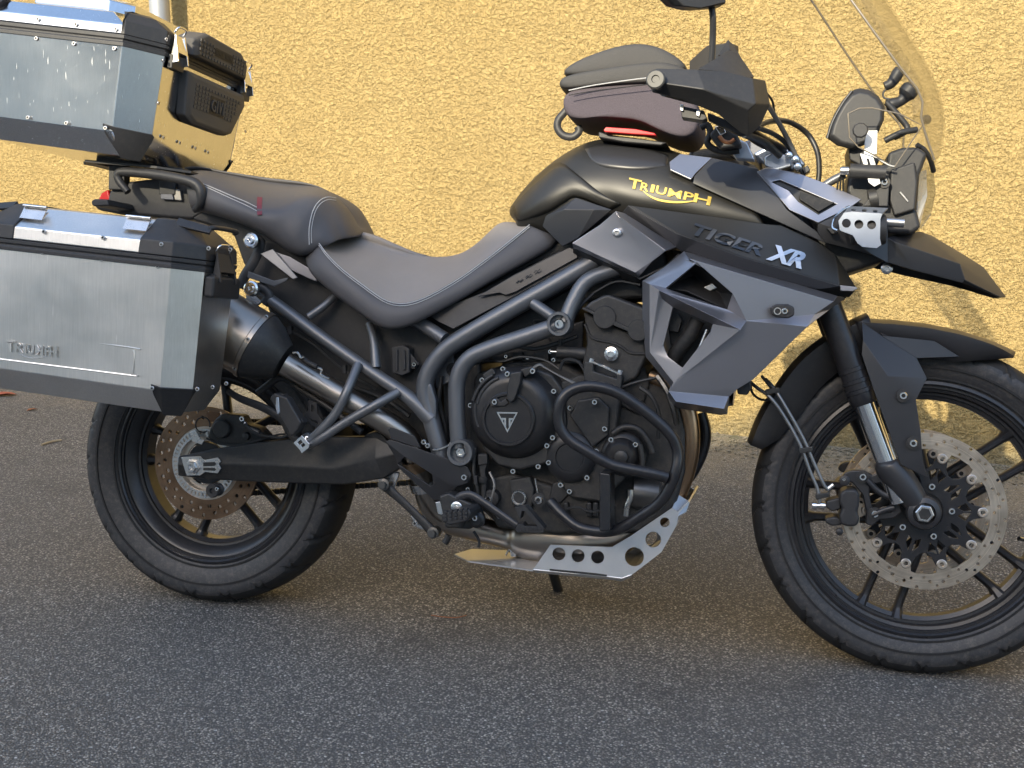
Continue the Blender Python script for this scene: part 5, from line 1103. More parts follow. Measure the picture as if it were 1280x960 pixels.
# clutch cover: big dished disc, stepped, with the small round cap
cc = B(643, 514, -.19); R_ = .086
def pxr(r, Y): return r*(CB[1]-Y)/(-CF)*1.0
S = np.linalg.norm(B(700, 514, -.19)-B(600, 514, -.19))/100       # metres per pixel at the cover
lathe('clutch_cover', [(.08, 57*S), (.012, 57*S), (.006, 55*S), (-.006, 51*S), (-.014, 46*S), (-.018, 41*S), (-.019, 36*S)], B(641, 516, -.178), (0, 1, 0), 'engine_satin', eng, n=64)
cp = lathe('clutch_cap', [(.01, 33.5*S), (-.006, 33.5*S), (-.0085, 32*S), (-.0085, 29.5*S), (-.004, 28.5*S), (-.0045, .001)], B(636, 524, -.196), (0, 1, 0), 'engine_satin', eng, n=56)
ep('cover_flange', [(596, 505), (599, 488), (612, 470), (630, 460), (662, 458), (690, 468), (706, 490), (708, 530), (700, 560), (682, 580), (650, 588), (622, 582), (604, 562), (596, 535)], -.165, -.11, .006)
for k, (a0, a1, r) in enumerate(((118, 165, 50), (112, 168, 44), (168, 205, 46))):
    tube('cover_rib', [B(640+r*math.cos(math.radians(a)), 514-r*math.sin(math.radians(a))*1.02, -.1885-.002*(50-r)*.35) for a in np.linspace(a0, a1, 9)], .0042, 'engine_black', eng, n=8, sub=2)
ep('cable_bracket', [(638, 466), (652, 464), (650, 480), (643, 500), (638, 504), (633, 499), (634, 484)], -.215, -.185, .003)
ep('cap_boss', [(612, 504), (616, 498), (622, 498), (626, 502), (632, 498), (636, 504), (630, 508), (620, 508), (614, 509)], -.205, -.19, .002)
ep('cover_lug', [(603, 468), (615, 460), (620, 467), (606, 475)], -.185, -.16, .002); ep('cover_lug', [(650, 462), (664, 458), (670, 462), (656, 472)], -.2, -.17, .002)
for x, y, Y in ((629, 461, -.172), (634.5, 467.5, -.192), (603, 475, -.178), (588.5, 506.5, -.168), (618.5, 502.5, -.206), (666, 464, -.203), (692.5, 489, -.172), (713, 488, -.165), (713, 510, -.166), (691, 547, -.17), (684, 557, -.168), (686, 578, -.168), (673, 583, -.168), (641.5, 589, -.160), (701, 606, -.16), (712, 614, -.158), (734, 597, -.165), (746, 564, -.172), (756, 536, -.172), (743.5, 502.5, -.172), (764, 549.5, -.165), (794.5, 555.5, -.165)):
    bolt(x, y, Y, .0058, eng)
# triangular maker's emblem on the cap
def tri(s): 
    c = np.array((634.3, 524)); return [tuple(c+(np.array(q)-c)*s) for q in ((621.5, 515.5), (646.5, 515.8), (634.3, 540))]
def emap(Y): return lambda u, v, s: tuple(B(u, v, Y)+np.array((0, .0012*s, 0)))
mesh('emblem_frame', *plate_geo(tri(1.06), [tri(.84)], emap(-.2018), .001), 'bright_steel', cp)
gs = []
for q in ([(626, 522.5), (632.6, 522.5), (632.6, 534), (630.4, 530.5), (630.4, 524.6), (629, 524.6), (629, 527), (626.9, 524)], [(642.4, 522.8), (636, 522.6), (636, 534), (638.2, 530.5), (638.2, 524.8), (639.6, 524.8), (639.6, 527), (641.5, 524.2)]):
    gs.append(plate_geo(q, [], emap(-.2018), .001))
mesh('emblem_letter', *join_geo(gs), 'bright_steel', cp)
# actuator cable
tube('clutch_cable', BL([(664, 462), (674, 456), (682, 460), (700, 470), (716, 478), (735, 487)], -.195), [.003, .003, .0018, .0018, .003, .002], 'hose_steel', eng, n=6)
# right-hand covers
ep('timing_cover', [(700, 478), (725, 468), (760, 476), (775, 500), (770, 540), (790, 560), (780, 600), (750, 628), (712, 622), (694, 600), (690, 560), (706, 530)], -.155, -.11, .006, 'engine_cast')
ep('cover_panel', [(712, 520), (722, 500), (748, 496), (762, 510), (760, 545), (740, 560)], -.166, -.15, .004)
lathe('crank_cover', [(.03, 31*S), (-.004, 31*S), (-.010, 27*S), (-.012, 19*S), (-.012, 17.5*S), (-.009, 16.5*S), (-.010, .001)], B(713, 571, -.158), (0, 1, 0), 'engine_satin', eng, n=48)
lathe('pump_cover', [(.04, 30*S), (.0, 29*S), (-.008, 24*S), (-.010, 21*S), (-.028, 18*S), (-.034, 14*S), (-.035, .001)], B(778, 568, -.15), (0, 1, 0), 'engine_satin', eng, n=40)
lathe('pump_nose', [(0, 8.5*S), (-.010, 8*S), (-.012, 6*S), (-.012, .0005)], B(777, 571, -.184), (0, 1, 0), 'engine_black', eng, n=20)
tube('pump_rib', BL([(766, 542), (780, 534), (796, 536), (808, 548), (816, 566)], -.155), .007, 'engine_black', eng, n=8); tube('pump_pipe', BL([(800, 556), (803, 575), (802, 592)], -.165), .006, 'engine_black', eng, n=8)
# cylinder, head and cam cover
ep('cylinder_block', [(728, 468), (735, 420), (800, 440), (812, 480), (800, 520), (760, 500)], -.125, .13, .006, 'engine_cast')
ep('cylinder_head', [(729, 389), (806, 424), (808, 446), (796, 472), (766, 487), (735, 474), (726, 462), (733, 430), (731, 405)], -.158, .14, .006, 'engine_cast')
hd = ep('cam_cover', [(729, 385), (738, 377), (752, 370), (760, 367.5), (772, 372), (806, 385), (808, 420), (790, 414), (770, 405), (748, 395)], -.172, .14, .006)
ep('cam_gasket', [(727, 386), (730, 384), (808, 419), (808, 423.5), (770, 408)], -.176, .13, .001)
lathe('cam_cap', [(.02, 14*S), (-.002, 14*S), (-.004, 13*S), (-.004, .001)], B(756, 396.5, -.1725), (0, 1, 0), 'engine_black', eng, n=32); lathe('cam_cap', [(.02, 13*S), (-.002, 13*S), (-.004, 12*S), (-.004, .001)], B(798, 413, -.1725), (0, 1, 0), 'engine_black', eng, n=32)
tube('head_rib', BL([(731, 405), (738, 420), (748, 425), (764, 428), (776, 433), (788, 441), (806, 442)], -.1595), .0028, 'engine_black', eng, n=6)
lathe('head_bolt', [(.0, .014), (-.006, .014), (-.007, .010), (-.016, .0095), (-.017, .008), (-.017, .005), (-.009, .0045), (-.009, .0004)], B(764.5, 442.5, -.160), (0, 1, 0), 'bright_steel', eng, n=20)
bk = ep('engine_mount', [(731, 452), (742, 453), (742, 464), (770, 473), (770, 466), (778, 470), (776, 486), (766, 487), (730, 476), (729, 462)], -.185, -.155, .003)
tube('mount_bar', BL([(740, 452), (776, 468)], -.183), .003, 'steel', eng, n=6, sub=1)
for x, y in ((739, 453), (774.5, 467.5)): lathe('mount_bolt', [(0, .006), (.008, .006)], B(x, y, -.178), (.25, 0, .97), 'bright_steel', eng, n=12)
tube('oil_pipe', BL([(768, 487), (795, 478), (820, 472)], -.17), .003, 'engine_black', eng, n=8)
# inlet tract, throttle hardware above the clutch cover
tube('coolant_pipe', BL([(697, 440), (716, 441), (736, 443)], -.14), .0135, 'engine_black', eng, n=14, sub=2); tube('coolant_stub', BL([(688, 439.5), (700, 440)], -.145), .003, 'bright_steel', eng, n=8, sub=1)
ep('throttle_body', [(590, 455), (600, 430), (640, 420), (700, 410), (730, 400), (728, 455), (690, 456), (640, 452)], -.085, .10, .004); ep('wiring_clip', [(640, 440), (653, 440), (653, 450), (640, 450)], -.10, -.085, .002); ep('wiring_clip', [(667, 441), (686, 441), (686, 451), (667, 451)], -.10, -.085, .002)
for x, y, r in ((632.5, 445.5, .004), (659.5, 447, .004), (692, 450, .005), (688, 439.5, .0048)): bolt(x, y, -.12, r, eng)
tube('throttle_cable', BL([(690, 428), (668, 404), (674, 400), (700, 400), (712, 395)], -.10), .002, 'hose', eng, n=6)
prism('inner_plate', [(544, 455), (566, 440), (570, 480), (560, 478), (545, 486)], -.12, -.112, 'frame_paint', bike, bevel=.002)
lathe('plate_grommet', [(0, 9*S), (-.004, 9*S), (-.005, 7*S), (-.005, 4*S), (-.001, 3.5*S), (-.001, .0005)], B(567, 462, -.122), (0, 1, 0), 'rubber', bike, n=20)
# lower cases, switches, sight glass
ep('sump', [(600, 600), (640, 592), (700, 610), (760, 620), (770, 660), (700, 668), (620, 660)], -.135, -.05, .008, 'engine_cast')
ep('case_step', [(636, 600), (662, 596), (668, 612), (664, 636), (640, 634)], -.15, -.12, .004, 'engine_cast')
sg = lathe('sight_glass', [(.01, 9.6*S), (-.006, 9.6*S), (-.008, 8.6*S), (-.008, 7.6*S), (-.004, 7.2*S), (-.004, .001)], B(649, 622, -.152), (0, 1, 0), 'steel', eng, n=28)
lathe('sight_oil', [(0, 7.1*S), (-.0006, 7.1*S), (-.0006, .001)], B(649, 622, -.1568), (0, 1, 0), 'engine_black', eng, n=20)
ep('brake_switch', [(598, 567), (608, 567), (608, 582), (606, 590), (608, 600), (606, 628), (601, 628), (601, 600), (599, 588)], -.165, -.145, .002); ep('switch_body', [(597, 568), (609, 568), (609, 580), (597, 582)], -.17, -.15, .002)
lathe('switch_boot', [(0, .0095), (-.006, .010), (-.012, .009)], B(604, 596, -.165), (0, 0, 1), 'rubber', eng, n=12)
for x, y, r, Y in ((673.5, 624.5, .0085, -.168), (610, 624, .007, -.16)): bolt(x, y, Y, r, eng, me=BOLTW)
lathe('spring_seat', [(.02, 11*S), (-.004, 11*S), (-.006, 9*S), (-.006, 5*S)], B(613, 623, -.155), (0, 1, 0), 'rubber', eng, n=20)
tube('case_rib', BL([(669, 598), (671, 610), (673, 620)], -.152), .002, 'steel', eng, n=6); ep('case_fin', [(690, 604), (712, 598), (718, 612), (700, 630), (686, 624)], -.14, -.11, .004)
for x in (707, 736, 744): ep('drain_boss', [(x-3, 628), (x+3, 628), (x+4, 646), (x-4, 646)], -.15, -.12, .003)
tube('water_pipe', BL([(788, 612), (788, 622), (784, 632), (782, 645)], -.15), .006, 'steel', eng, n=10); lathe('oil_filter', [(0, .030), (.01, .032), (.05, .032), (.055, .028)], B(790, 615, -.12), (1, .2, -.1), 'dark_steel', eng, n=28)
# --- crash bars
cbp = [(834, 597, -.235), (820, 593, -.24), (796, 588, -.245), (765, 581, -.25), (734, 564, -.255), (709, 547, -.255), (698.5, 527, -.255), (701, 502, -.255), (714, 488, -.25), (737, 482.5, -.245), (765, 488, -.24), (790, 502, -.235), (815, 521, -.23), (838, 543, -.225), (847, 565, -.22), (845, 588, -.225), (834, 615, -.225), (820, 632, -.22), (796, 648, -.215), (774, 661, -.21), (752, 664.5, -.20), (724, 659, -.19), (703, 643, -.18), (688, 627, -.168)]
cr = tube('crash_bar', BL(cbp), .0112, 'wheel_black', bike, n=14, sub=4); mirrored(cr)
prism('crash_bar_strut', [(749, 590), (763, 592), (763, 664), (749, 665)], -.25, -.19, 'wheel_black', bike, bevel=.004)
# --- skid plate: folded aluminium with lightening holes
fl = [(666, 712.5), (688, 681), (765, 684), (787, 671), (840, 635), (849, 641), (846, 656), (827, 690), (790, 718.5), (777, 723), (759, 721)]
def c_(x, y, r): return circ2(x, y, r, 22)
hol = [c_(698.5, 692.5, 8.2), c_(722.5, 694.8, 8.2), c_(747, 696.5, 8.2), c_(793, 696, 12), c_(816.5, 674.5, 9.8), c_(831, 653, 6.2)]
skid = pxplate('skid_plate', fl, hol, -.125, .004, 'bash_metal', bike)
mirrored(skid)
bl = BL([(666, 712.5), (759, 721), (777, 723), (790, 718.5), (827, 690), (846, 656), (849, 641), (862, 628)], -.124); V_ = []; F_ = []
for p in bl: V_ += [tuple(p), (p[0], -p[1], p[2])]
for i in range(len(bl)-1): F_.append((2*i, 2*i+1, 2*i+3, 2*i+2))
mesh('skid_floor', V_, F_, 'bash_metal', skid, solid=.004)
prism('skid_slot', [(687, 711), (745, 716.5), (759, 718.5), (758, 720.5), (742, 719), (687, 713.5)], -.1262, -.1255, 'engine_black', skid, bevel=0)
panel('skid_lip', [(666, 712.5, -.1265), (759, 721, -.1265), (777, 723.5, -.1265), (790, 719, -.1265), (789, 722, -.112), (777, 727, -.112), (759, 724.5, -.112), (668, 716, -.112)], [(0, 1, 6, 7), (1, 2, 5, 6), (2, 3, 4, 5)], 'bash_metal', th=.003)
panel('skid_wing', [(840, 635, -.124), (848, 618, -.09), (863, 627, -.09), (858, 640, -.10), (849, 645, -.122)], [(0, 1, 2, 3, 4)], 'bash_metal', th=.003)
V_ = BL([(568, 692.5), (585, 701), (620, 705), (666, 712.5), (678, 695), (647, 689.5), (600, 688)], -.09); 
mesh('skid_tongue', [B(568, 692.5, -.06), B(585, 701, -.115), B(666, 712.5, -.122), B(676, 697, -.06), B(640, 688, .02), B(590, 686, .02)], [(0, 1, 2, 3, 4, 5)], 'bash_metal', skid, solid=.003)
tube('skid_clip', BL([(632, 694), (637, 687), (648, 687), (654, 696)], -.08), .0022, 'steel', skid, n=6); prism('skid_clamp', [(637, 686), (646, 687), (645, 696), (638, 696)], -.085, -.07, 'steel', skid)
# --- foot controls
hg = panel('heel_guard', [(482, 552, -.175), (487, 549.5, -.172), (520, 560, -.178), (560, 574, -.182), (584, 584, -.182), (589, 594, -.182), (584, 604, -.182), (571, 608, -.18), (540, 593, -.178), (506, 571, -.176), (497, 580, -.165), (538, 608, -.168), (541, 606, -.17), (568, 612, -.17), (553, 628, -.16), (541, 624, -.16), (500, 587, -.163), (494, 572, -.165)],
    [(0, 1, 2, 9), (2, 3, 8, 9), (3, 4, 5, 6, 7, 8), (0, 9, 10, 17), (17, 10, 11, 16), (11, 12, 13, 14, 15, 16), (8, 7, 13, 12)], 'matte_black')
panel('heel_shield', [(483, 531, -.165), (487, 533, -.165), (518, 545, -.168), (526, 560, -.168), (516, 558, -.168), (489, 549, -.165)], [(0, 1, 5), (1, 2, 3, 4, 5)], 'matte_black')
bolt(580.5, 596.5, -.187, .0066, hg); bolt(585, 611.5, -.18, .0045, hg)
for x, y in ((530, 552.5), (535, 557)): bolt(x, y, -.18, .0055, bike, name='banjo_bolt')
tube('hose_tie', BL([(541, 562), (548, 562), (560, 557), (565, 551)], -.172), .002, 'steel', bike, n=6)
# suspension link
lk = mesh('suspension_link', *join_geo([tube_geo(BL([(480, 606), (500, 624), (522, 645), (541, 665)], -.13), [.012, .009, .009, .012], 12, 3, flat=.5)]), 'engine_black', bike, smooth=50)
for x, y in ((480, 605.5), (541.5, 666)): lathe('link_bolt', [(.02, .0125), (-.003, .0125), (-.004, .0075), (-.012, .0075), (-.012, .0004)], B(x, y, -.142), (0, 1, 0), 'dark_steel', lk, n=12)
prism('link_plate', [(468, 597), (495, 590), (499, 592), (492, 612), (486, 610), (476, 602)], -.11, -.10, 'bash_metal', bike)
prism('shock_link', [(512, 645), (522, 640), (532, 652), (534, 664), (520, 660)], -.09, -.07, 'steel', bike, bevel=.003); bolt(519, 654, -.10, .006, bike)
tube('shock_spring', [(.50+.02*math.cos(a)+.006*a*.3, .0+.035*math.sin(a), .40+.0105*a) for a in np.linspace(0, 6*PI, 72)], .006, 'steel', bike, n=8, sub=1)
# footpeg, brake lever and its toothed pad
pgb = mesh('footpeg', *prism_geo(BL([(551, 644), (556, 640), (586, 636), (589, 642), (584, 652), (562, 657), (552, 652)], -.28), -.28, -.20), 'black_plastic', bike, bevel=.004)
for i in range(5):
    for j in range(3): mesh('peg_tooth', *box_geo(B(557+i*6.4, 641-i*.9+j*4.6, -.28)+np.array((0, .004-.018*0, .001)), (.006, .014, .006)), 'black_plastic', pgb, bevel=.001)
lathe('peg_spring', [(0, .008), (-.02, .010), (-.03, .007)], B(578, 640, -.20), (0, 0, 1), 'black_plastic', pgb, n=12)
prism('peg_bracket', [(548, 620), (560, 616), (590, 630), (600, 652), (588, 662), (556, 660)], -.205, -.15, 'engine_black', bike, bevel=.005)
lathe('peg_washer', [(0, .0115), (-.003, .0115), (-.004, .010), (-.004, .0045), (-.009, .0045), (-.009, .0004)], B(571, 634, -.206), (0, 1, 0), 'bright_steel', bike, n=24)
prism('brake_tab', [(544, 628), (550, 627), (556, 640), (552, 644), (547, 642)], -.19, -.185, 'bright_steel', bike, bevel=.001)
lathe('lever_pivot', [(0, 10*S), (-.010, 10*S), (-.014, 7*S), (-.018, 6*S), (-.018, .0005)], B(597, 649, -.20), (0, 1, 0), 'engine_black', bike, n=20); bolt(594, 647.5, -.218, .006, bike)
lv = mesh('brake_lever', *join_geo([tube_geo(BL([(564, 634, -.198), (574, 622, -.2), (588, 619, -.2), (604, 628, -.205), (624, 642, -.21), (646, 657, -.215)], None), [.007, .009, .009, .0085, .008, .008], 10, 4, flat=.6)]), 'matte_black', bike, smooth=50)
pxplate('brake_pedal', [(643, 634), (657, 633), (680, 660), (678.5, 666), (646, 665.5), (644, 662), (647, 655), (654, 656)], [[(652, 639), (656, 639), (672, 658), (656, 658), (650, 650)]], -.235, .03, 'black_plastic', lv, bevel=.001)
for i in range(6): prism('pedal_tooth', [(648+i*5, 664-i*.4), (650+i*5, 660-i*.4), (652+i*5, 664-i*.4)], -.237, -.205, 'black_plastic', lv, bevel=0)
tube('lever_spring', BL([(592, 664), (597, 672), (599, 678), (598, 684)], -.17), .003, 'black_plastic', bike, n=6); tube('stand_lug', BL([(561, 669), (558, 676), (556, 679)], -.16), .007, 'black_plastic', bike, n=8)
tube('side_stand', [(.70, .12, .24), (.74, .19, .12), (.775, .25, -.02)], .012, 'engine_black', bike, n=12, sub=3)
mesh('stand_foot', *box_geo((.777, .262, -.034), (.07, .05, .008), np.array(Matrix.Rotation(LEAN, 3, 'X'))), 'engine_black', bike, bevel=.002)

# --- wiring, hoses and small clips in the gaps round the engine
def wire(pts, r, mat='hose', nm='wiring_loom'): tube(nm, BL(pts), r, mat, bike, n=6, sub=4)
wire([(590, 452, -.11), (610, 438, -.12), (640, 432, -.125), (668, 436, -.12), (700, 428, -.12), (722, 420, -.12)], .0042)
wire([(604, 446, -.13), (626, 452, -.15), (650, 446, -.15), (680, 450, -.14), (700, 462, -.14)], .0026)
wire([(700, 462, -.16), (706, 450, -.165), (722, 452, -.165), (730, 462, -.165)], .0032)
wire([(716, 402, -.14), (722, 388, -.14), (736, 372, -.13), (760, 356, -.12), (800, 346, -.12)], .0038)
wire([(742, 366, -.15), (770, 352, -.15), (800, 356, -.15)], .0024)
wire([(800, 484, -.17), (815, 496, -.175), (824, 520, -.17), (822, 548, -.16)], .0042)
wire([(822, 470, -.15), (834, 488, -.16), (842, 512, -.16), (846, 530, -.15)], .006, 'dark_steel', 'oil_line')
wire([(594, 560, -.165), (592, 590, -.17), (597, 615, -.17), (592, 640, -.165)], .0035)
wire([(612, 590, -.155), (618, 606, -.16), (614, 630, -.16), (624, 648, -.155)], .0028, 'hose_steel')
wire([(552, 470, -.13), (549, 500, -.13), (556, 530, -.13), (560, 560, -.125)], .0045)
wire([(700, 640, -.16), (720, 634, -.165), (742, 640, -.165), (770, 632, -.16)], .003)
wire([(330, 398, -.12), (360, 412, -.125), (392, 430, -.13), (430, 462, -.13), (470, 486, -.13)], .0035)
wire([(420, 476, -.10), (450, 486, -.12), (484, 500, -.13), (512, 520, -.135)], .005, 'hose', 'brake_hose')
for x, y, Y in ((640, 432, -.131), (700, 429, -.127), (362, 413, -.131), (430, 462, -.136), (594, 600, -.176)): prism('cable_tie', [(x-2.5, y-5), (x+2, y-5.5), (x+2.5, y+5), (x-2, y+5.5)], Y, Y+.012, 'black_plastic', bike, bevel=.001)
# ================================================================== COCKPIT
def plates(name, verts, faces, mat, parent=None, th=.004, bevel=.0012): return mesh(name, BL(verts), faces, mat, parent or bike, solid=th, bevel=bevel)
# --- handlebar, hand guard, mirror
hb = tube('handlebar', [B(985, 192, -.03), B(972, 186, -.08), B(940, 168, -.16), B(905, 130, -.28), B(830, 108, -.40)], .0125, 'wheel_black', bike, n=14)
mirrored(hb)
grip = tube('grip', [B(905, 128, -.29), B(832, 108, -.40)], .0175, 'rubber', bike, n=16, sub=1); mirrored(grip)
hv = [(809, 103, -.425), (812, 92, -.43), (820, 85, -.43), (870, 86, -.445), (905, 90, -.435), (941, 97, -.405), (957, 100, -.36), (963, 131, -.355), (951, 157, -.365), (936, 171, -.375), (925, 166, -.38), (897, 143, -.405), (853, 125, -.425), (815, 116, -.43), (828, 104, -.455), (945, 130, -.425), (880, 112, -.46), (935, 138, -.425)]
hf = [(0, 1, 14, 13), (1, 2, 14), (2, 3, 16, 14), (3, 4, 5, 15, 16), (5, 6, 7, 15), (7, 8, 17, 15), (8, 9, 17), (9, 10, 11, 17), (11, 12, 16, 17), (15, 17, 16), (12, 13, 14, 16)]
gd = mesh('hand_guard', BL(hv), hf, 'black_plastic', bike, solid=.006, bevel=.008, seg=4); mirrored(gd)
fin = mesh('guard_deflector', BL([(872, 86, -.435), (893, 74, -.41), (910, 62, -.38), (921, 65, -.37), (932, 79, -.365), (943, 96, -.37), (938, 97, -.39), (905, 90, -.425)]), [(0, 1, 2, 7), (2, 3, 4, 7), (4, 5, 6, 7)], 'black_plastic', bike, solid=.004, bevel=.0015)
f2 = mesh('guard_fin', BL([(897, 69, -.36), (910, 49, -.345), (918, 57, -.345), (928, 74, -.35), (912, 62, -.362), (904, 68, -.365)]), [(0, 1, 4, 5), (1, 2, 3, 4)], 'black_plastic', bike, solid=.003, bevel=.001)
lathe('bar_end_weight', [(.03, .0125), (-.004, .0125), (-.006, .0165), (-.010, .0165), (-.012, .014), (-.012, .007), (-.009, .006), (-.009, .0004)], B(821, 101, -.452), (.1, 1, -.05), 'bar_end', bike, n=28)
gm = prism('guard_mount', [(851, 132), (880, 138), (884, 148), (878, 151), (852, 147)], -.39, -.36, 'black_plastic', bike, bevel=.002); prism('mount_clip', [(850, 130), (855, 131), (854, 139), (850, 138)], -.395, -.388, 'steel', gm, bevel=.001); prism('mount_clip', [(871, 137), (876, 138), (874, 146), (870, 144)], -.395, -.388, 'steel', gm, bevel=.001)
prism('guard_stay', [(884, 140), (925, 156), (935, 168), (925, 170), (885, 150)], -.36, -.345, 'black_plastic', bike, bevel=.003)
ms = tube('mirror_stem', BL([(884, -2, -.30), (888, 4, -.30), (891, 20, -.30), (891, 45, -.29), (889.5, 78, -.28), (890, 110, -.27)], None), [.0062, .0062, .006, .006, .0065, .008], 'matte_black', bike, n=12); mirrored(ms)
mh = mesh('mirror', *(lambda V: (V, [tuple(range(8))[::-1], tuple(range(16, 24))]+[(k*8+i, k*8+(i+1) % 8, (k+1)*8+(i+1) % 8, (k+1)*8+i) for k in range(2) for i in range(8)]))(
    [tuple(B(x, y, -.36)+np.array((dx, dy*s_, 0))) for dx, s_ in ((0, .85), (.016, 1), (.036, .6)) for x, y, dy in ((818, -2, -.05), (822, 4, -.05), (833, 12, -.02), (848, 8, .03), (880, -6, .09), (880, -60, .09), (850, -70, .0), (818, -50, -.05))]), 'matte_black', bike, bevel=.004)
mirrored(mh)
# --- bar clamp, reservoir, ignition, cables
tc_ = prism('top_clamp', [(940, 192), (962, 180), (992, 186), (1008, 206), (990, 214), (955, 206)], -.07, .07, 'silver_print', bike, bevel=.006)
prism('bar_riser', [(926, 178), (948, 170), (976, 182), (968, 196), (950, 206)], -.06, .06, 'corner_blue', bike, bevel=.005)
prism('reservoir', [(955, 196), (968, 190), (988, 194), (990, 208), (970, 214), (956, 208)], -.10, -.06, 'silver_print', bike, bevel=.004)
for x, y in ((994, 200), (997, 209), (986, 195)): lathe('clamp_bolt', [(0, .007), (-.010, .007), (-.012, .004), (-.012, .0004)], B(x, y, -.11), (0, 1, 0), 'bright_steel', bike, n=14)
prism('master_cylinder', [(912, 186), (920, 172), (934, 178), (944, 200), (920, 198)], -.25, -.22, 'silver_print', bike, bevel=.003); prism('switch_gear', [(886, 168), (898, 155), (922, 168), (928, 182), (900, 186)], -.30, -.26, 'black_plastic', bike, bevel=.005)
prism('switch_button', [(893, 158), (903, 155), (908, 166), (900, 170)], -.305, -.30, 'bright_steel', bike); tube('copper_wire', BL([(899, 170), (904, 176), (912, 178), (918, 174)], -.30), .004, 'copper', bike, n=8)
tube('key_ring', BL([(876, 160), (884, 156), (888, 166), (884, 178), (892, 186), (908, 190), (924, 188)], -.27), .006, 'rubber', bike, n=8)
tube('control_cable', BL([(958, 128, -.25), (964, 138, -.2), (976, 158, -.15), (990, 185, -.1), (1005, 220, -.08)], None), .005, 'hose_steel', bike, n=8)
tube('control_cable', BL([(945, 160, -.2), (962, 152, -.12), (985, 152, -.05), (1008, 166, 0), (1021, 188, 0), (1024, 212, 0), (1022, 232, 0)], None), .0055, 'hose', bike, n=8)
tube('control_cable', BL([(948, 160, -.2), (968, 168, -.15), (985, 182, -.1), (994, 200, -.08), (998, 215, -.08)], None), .005, 'hose', bike, n=8)
tube('control_cable', BL([(958, 116, -.2), (966, 128, -.15), (968, 150, -.12)], None), .0025, 'hose', bike, n=6)
tube('control_cable', BL([(930, 168, -.22), (956, 178, -.15), (975, 195, -.12)], None), .007, 'hose', bike, n=8)
prism('cable_clip', [(1002, 211), (1010, 206), (1013, 213), (1006, 218)], -.105, -.075, 'hose', bike)
# --- instrument pod and headlight
pod = mesh('instrument_pod', *(lambda R: (np.concatenate(R), [tuple(range(14))[::-1], tuple(range(42, 56))]+[(k*14+i, k*14+(i+1) % 14, (k+1)*14+(i+1) % 14, (k+1)*14+i) for k in range(3) for i in range(14)]))(
    [np.array(BL([(cx_+(x-1070)*s_, cy_+(y-148)*s_) for x, y in ((1033, 172), (1036, 158), (1043, 142), (1052, 127), (1062, 115), (1073, 110), (1086, 112), (1098, 120), (1106, 133), (1105, 150), (1098, 166), (1084, 180), (1066, 187), (1046, 182))], Y)) for Y, s_, cx_, cy_ in ((-.10, .86, 1072, 148), (-.09, 1, 1070, 148), (.09, 1, 1070, 148), (.10, .86, 1068, 148))]), 'black_plastic', bike, bevel=.004)
tube('pod_rim', BL([(1034, 173, -.095), (1041, 152, -.095), (1053, 130, -.095), (1065, 114, -.095)], None), .003, 'matte_black', pod, n=8)
prism('pod_mount', [(1060, 180), (1080, 186), (1100, 200), (1090, 215), (1062, 200)], -.07, .07, 'black_plastic', bike, bevel=.004)
hl_ = prism('headlight_housing', [(1062, 208), (1108, 206), (1110, 190), (1128, 184), (1148, 183), (1160, 192), (1150, 218), (1146, 262), (1152, 284), (1140, 292), (1112, 292), (1070, 262), (1058, 240)], -.105, .105, 'black_plastic', bike, bevel=.008)
prism('housing_step', [(1113, 212), (1144, 202), (1147, 228), (1144, 262), (1118, 270), (1112, 250)], -.118, -.10, 'black_plastic', hl_, bevel=.004); tube('housing_rib', BL([(1125, 240), (1135, 252)], -.119), .002, 'steel', hl_, n=6, sub=1)
lens = mesh('headlight_lens', BL([(1150, 214, -.095), (1162, 208, -.06), (1167, 214, 0), (1170, 240, 0), (1164, 268, 0), (1152, 286, -.03), (1147, 288, -.06), (1147, 250, -.10), (1158, 242, -.06)]), [(0, 1, 8, 7), (1, 2, 3, 8), (3, 4, 8), (4, 5, 8), (5, 6, 7, 8)], 'clear_lens', hl_, solid=.003); mirrored(lens)
rfl = mesh('headlight_reflector', BL([(1149, 216, -.088), (1158, 212, -.05), (1159, 245, -.05), (1150, 282, -.05), (1146, 282, -.085)]), [(0, 1, 2, 3, 4)], 'lens', hl_, solid=.002)
tube('brow_trim', BL([(1146, 181, -.09), (1156, 188, -.08), (1163, 200, -.06), (1167, 214, -.03)], None), .005, 'black_plastic', hl_, n=8)
# small side pod, accessory socket, stay
tube('accessory_socket', BL([(1062, 213.5), (1107, 216)], -.145), .014, 'black_plastic', bike, n=18, sub=1); lathe('socket_end', [(0, .008), (-.012, .008), (-.016, .0065), (-.016, .0005)], B(1061, 213.5, -.145), (1, 0, 0), 'steel', bike, n=16)
for q in range(3): tube('socket_wire', BL([(1053+q*2, 216, -.14), (1048+q*3, 226, -.13), (1046+q*4, 240, -.12)], None), .0018, 'hose', bike, n=6)
prism('stay_plate', [(1078, 258), (1098, 234), (1102, 226), (1108, 224), (1112, 230), (1110, 258)], -.135, -.130, 'black_plastic', bike, bevel=.002)
bolt(1105.5, 228, -.137, .0065, bike, me=BOLTW); tube('pod_lamp', BL([(1086, 250), (1096, 248)], -.125), .02, 'engine_black', bike, n=16, sub=1)
tube('fairing_stay', BL([(1022, 238, -.09), (1040, 226, -.09), (1056, 218, -.09)], None), .008, 'frame_paint', bike, n=10)
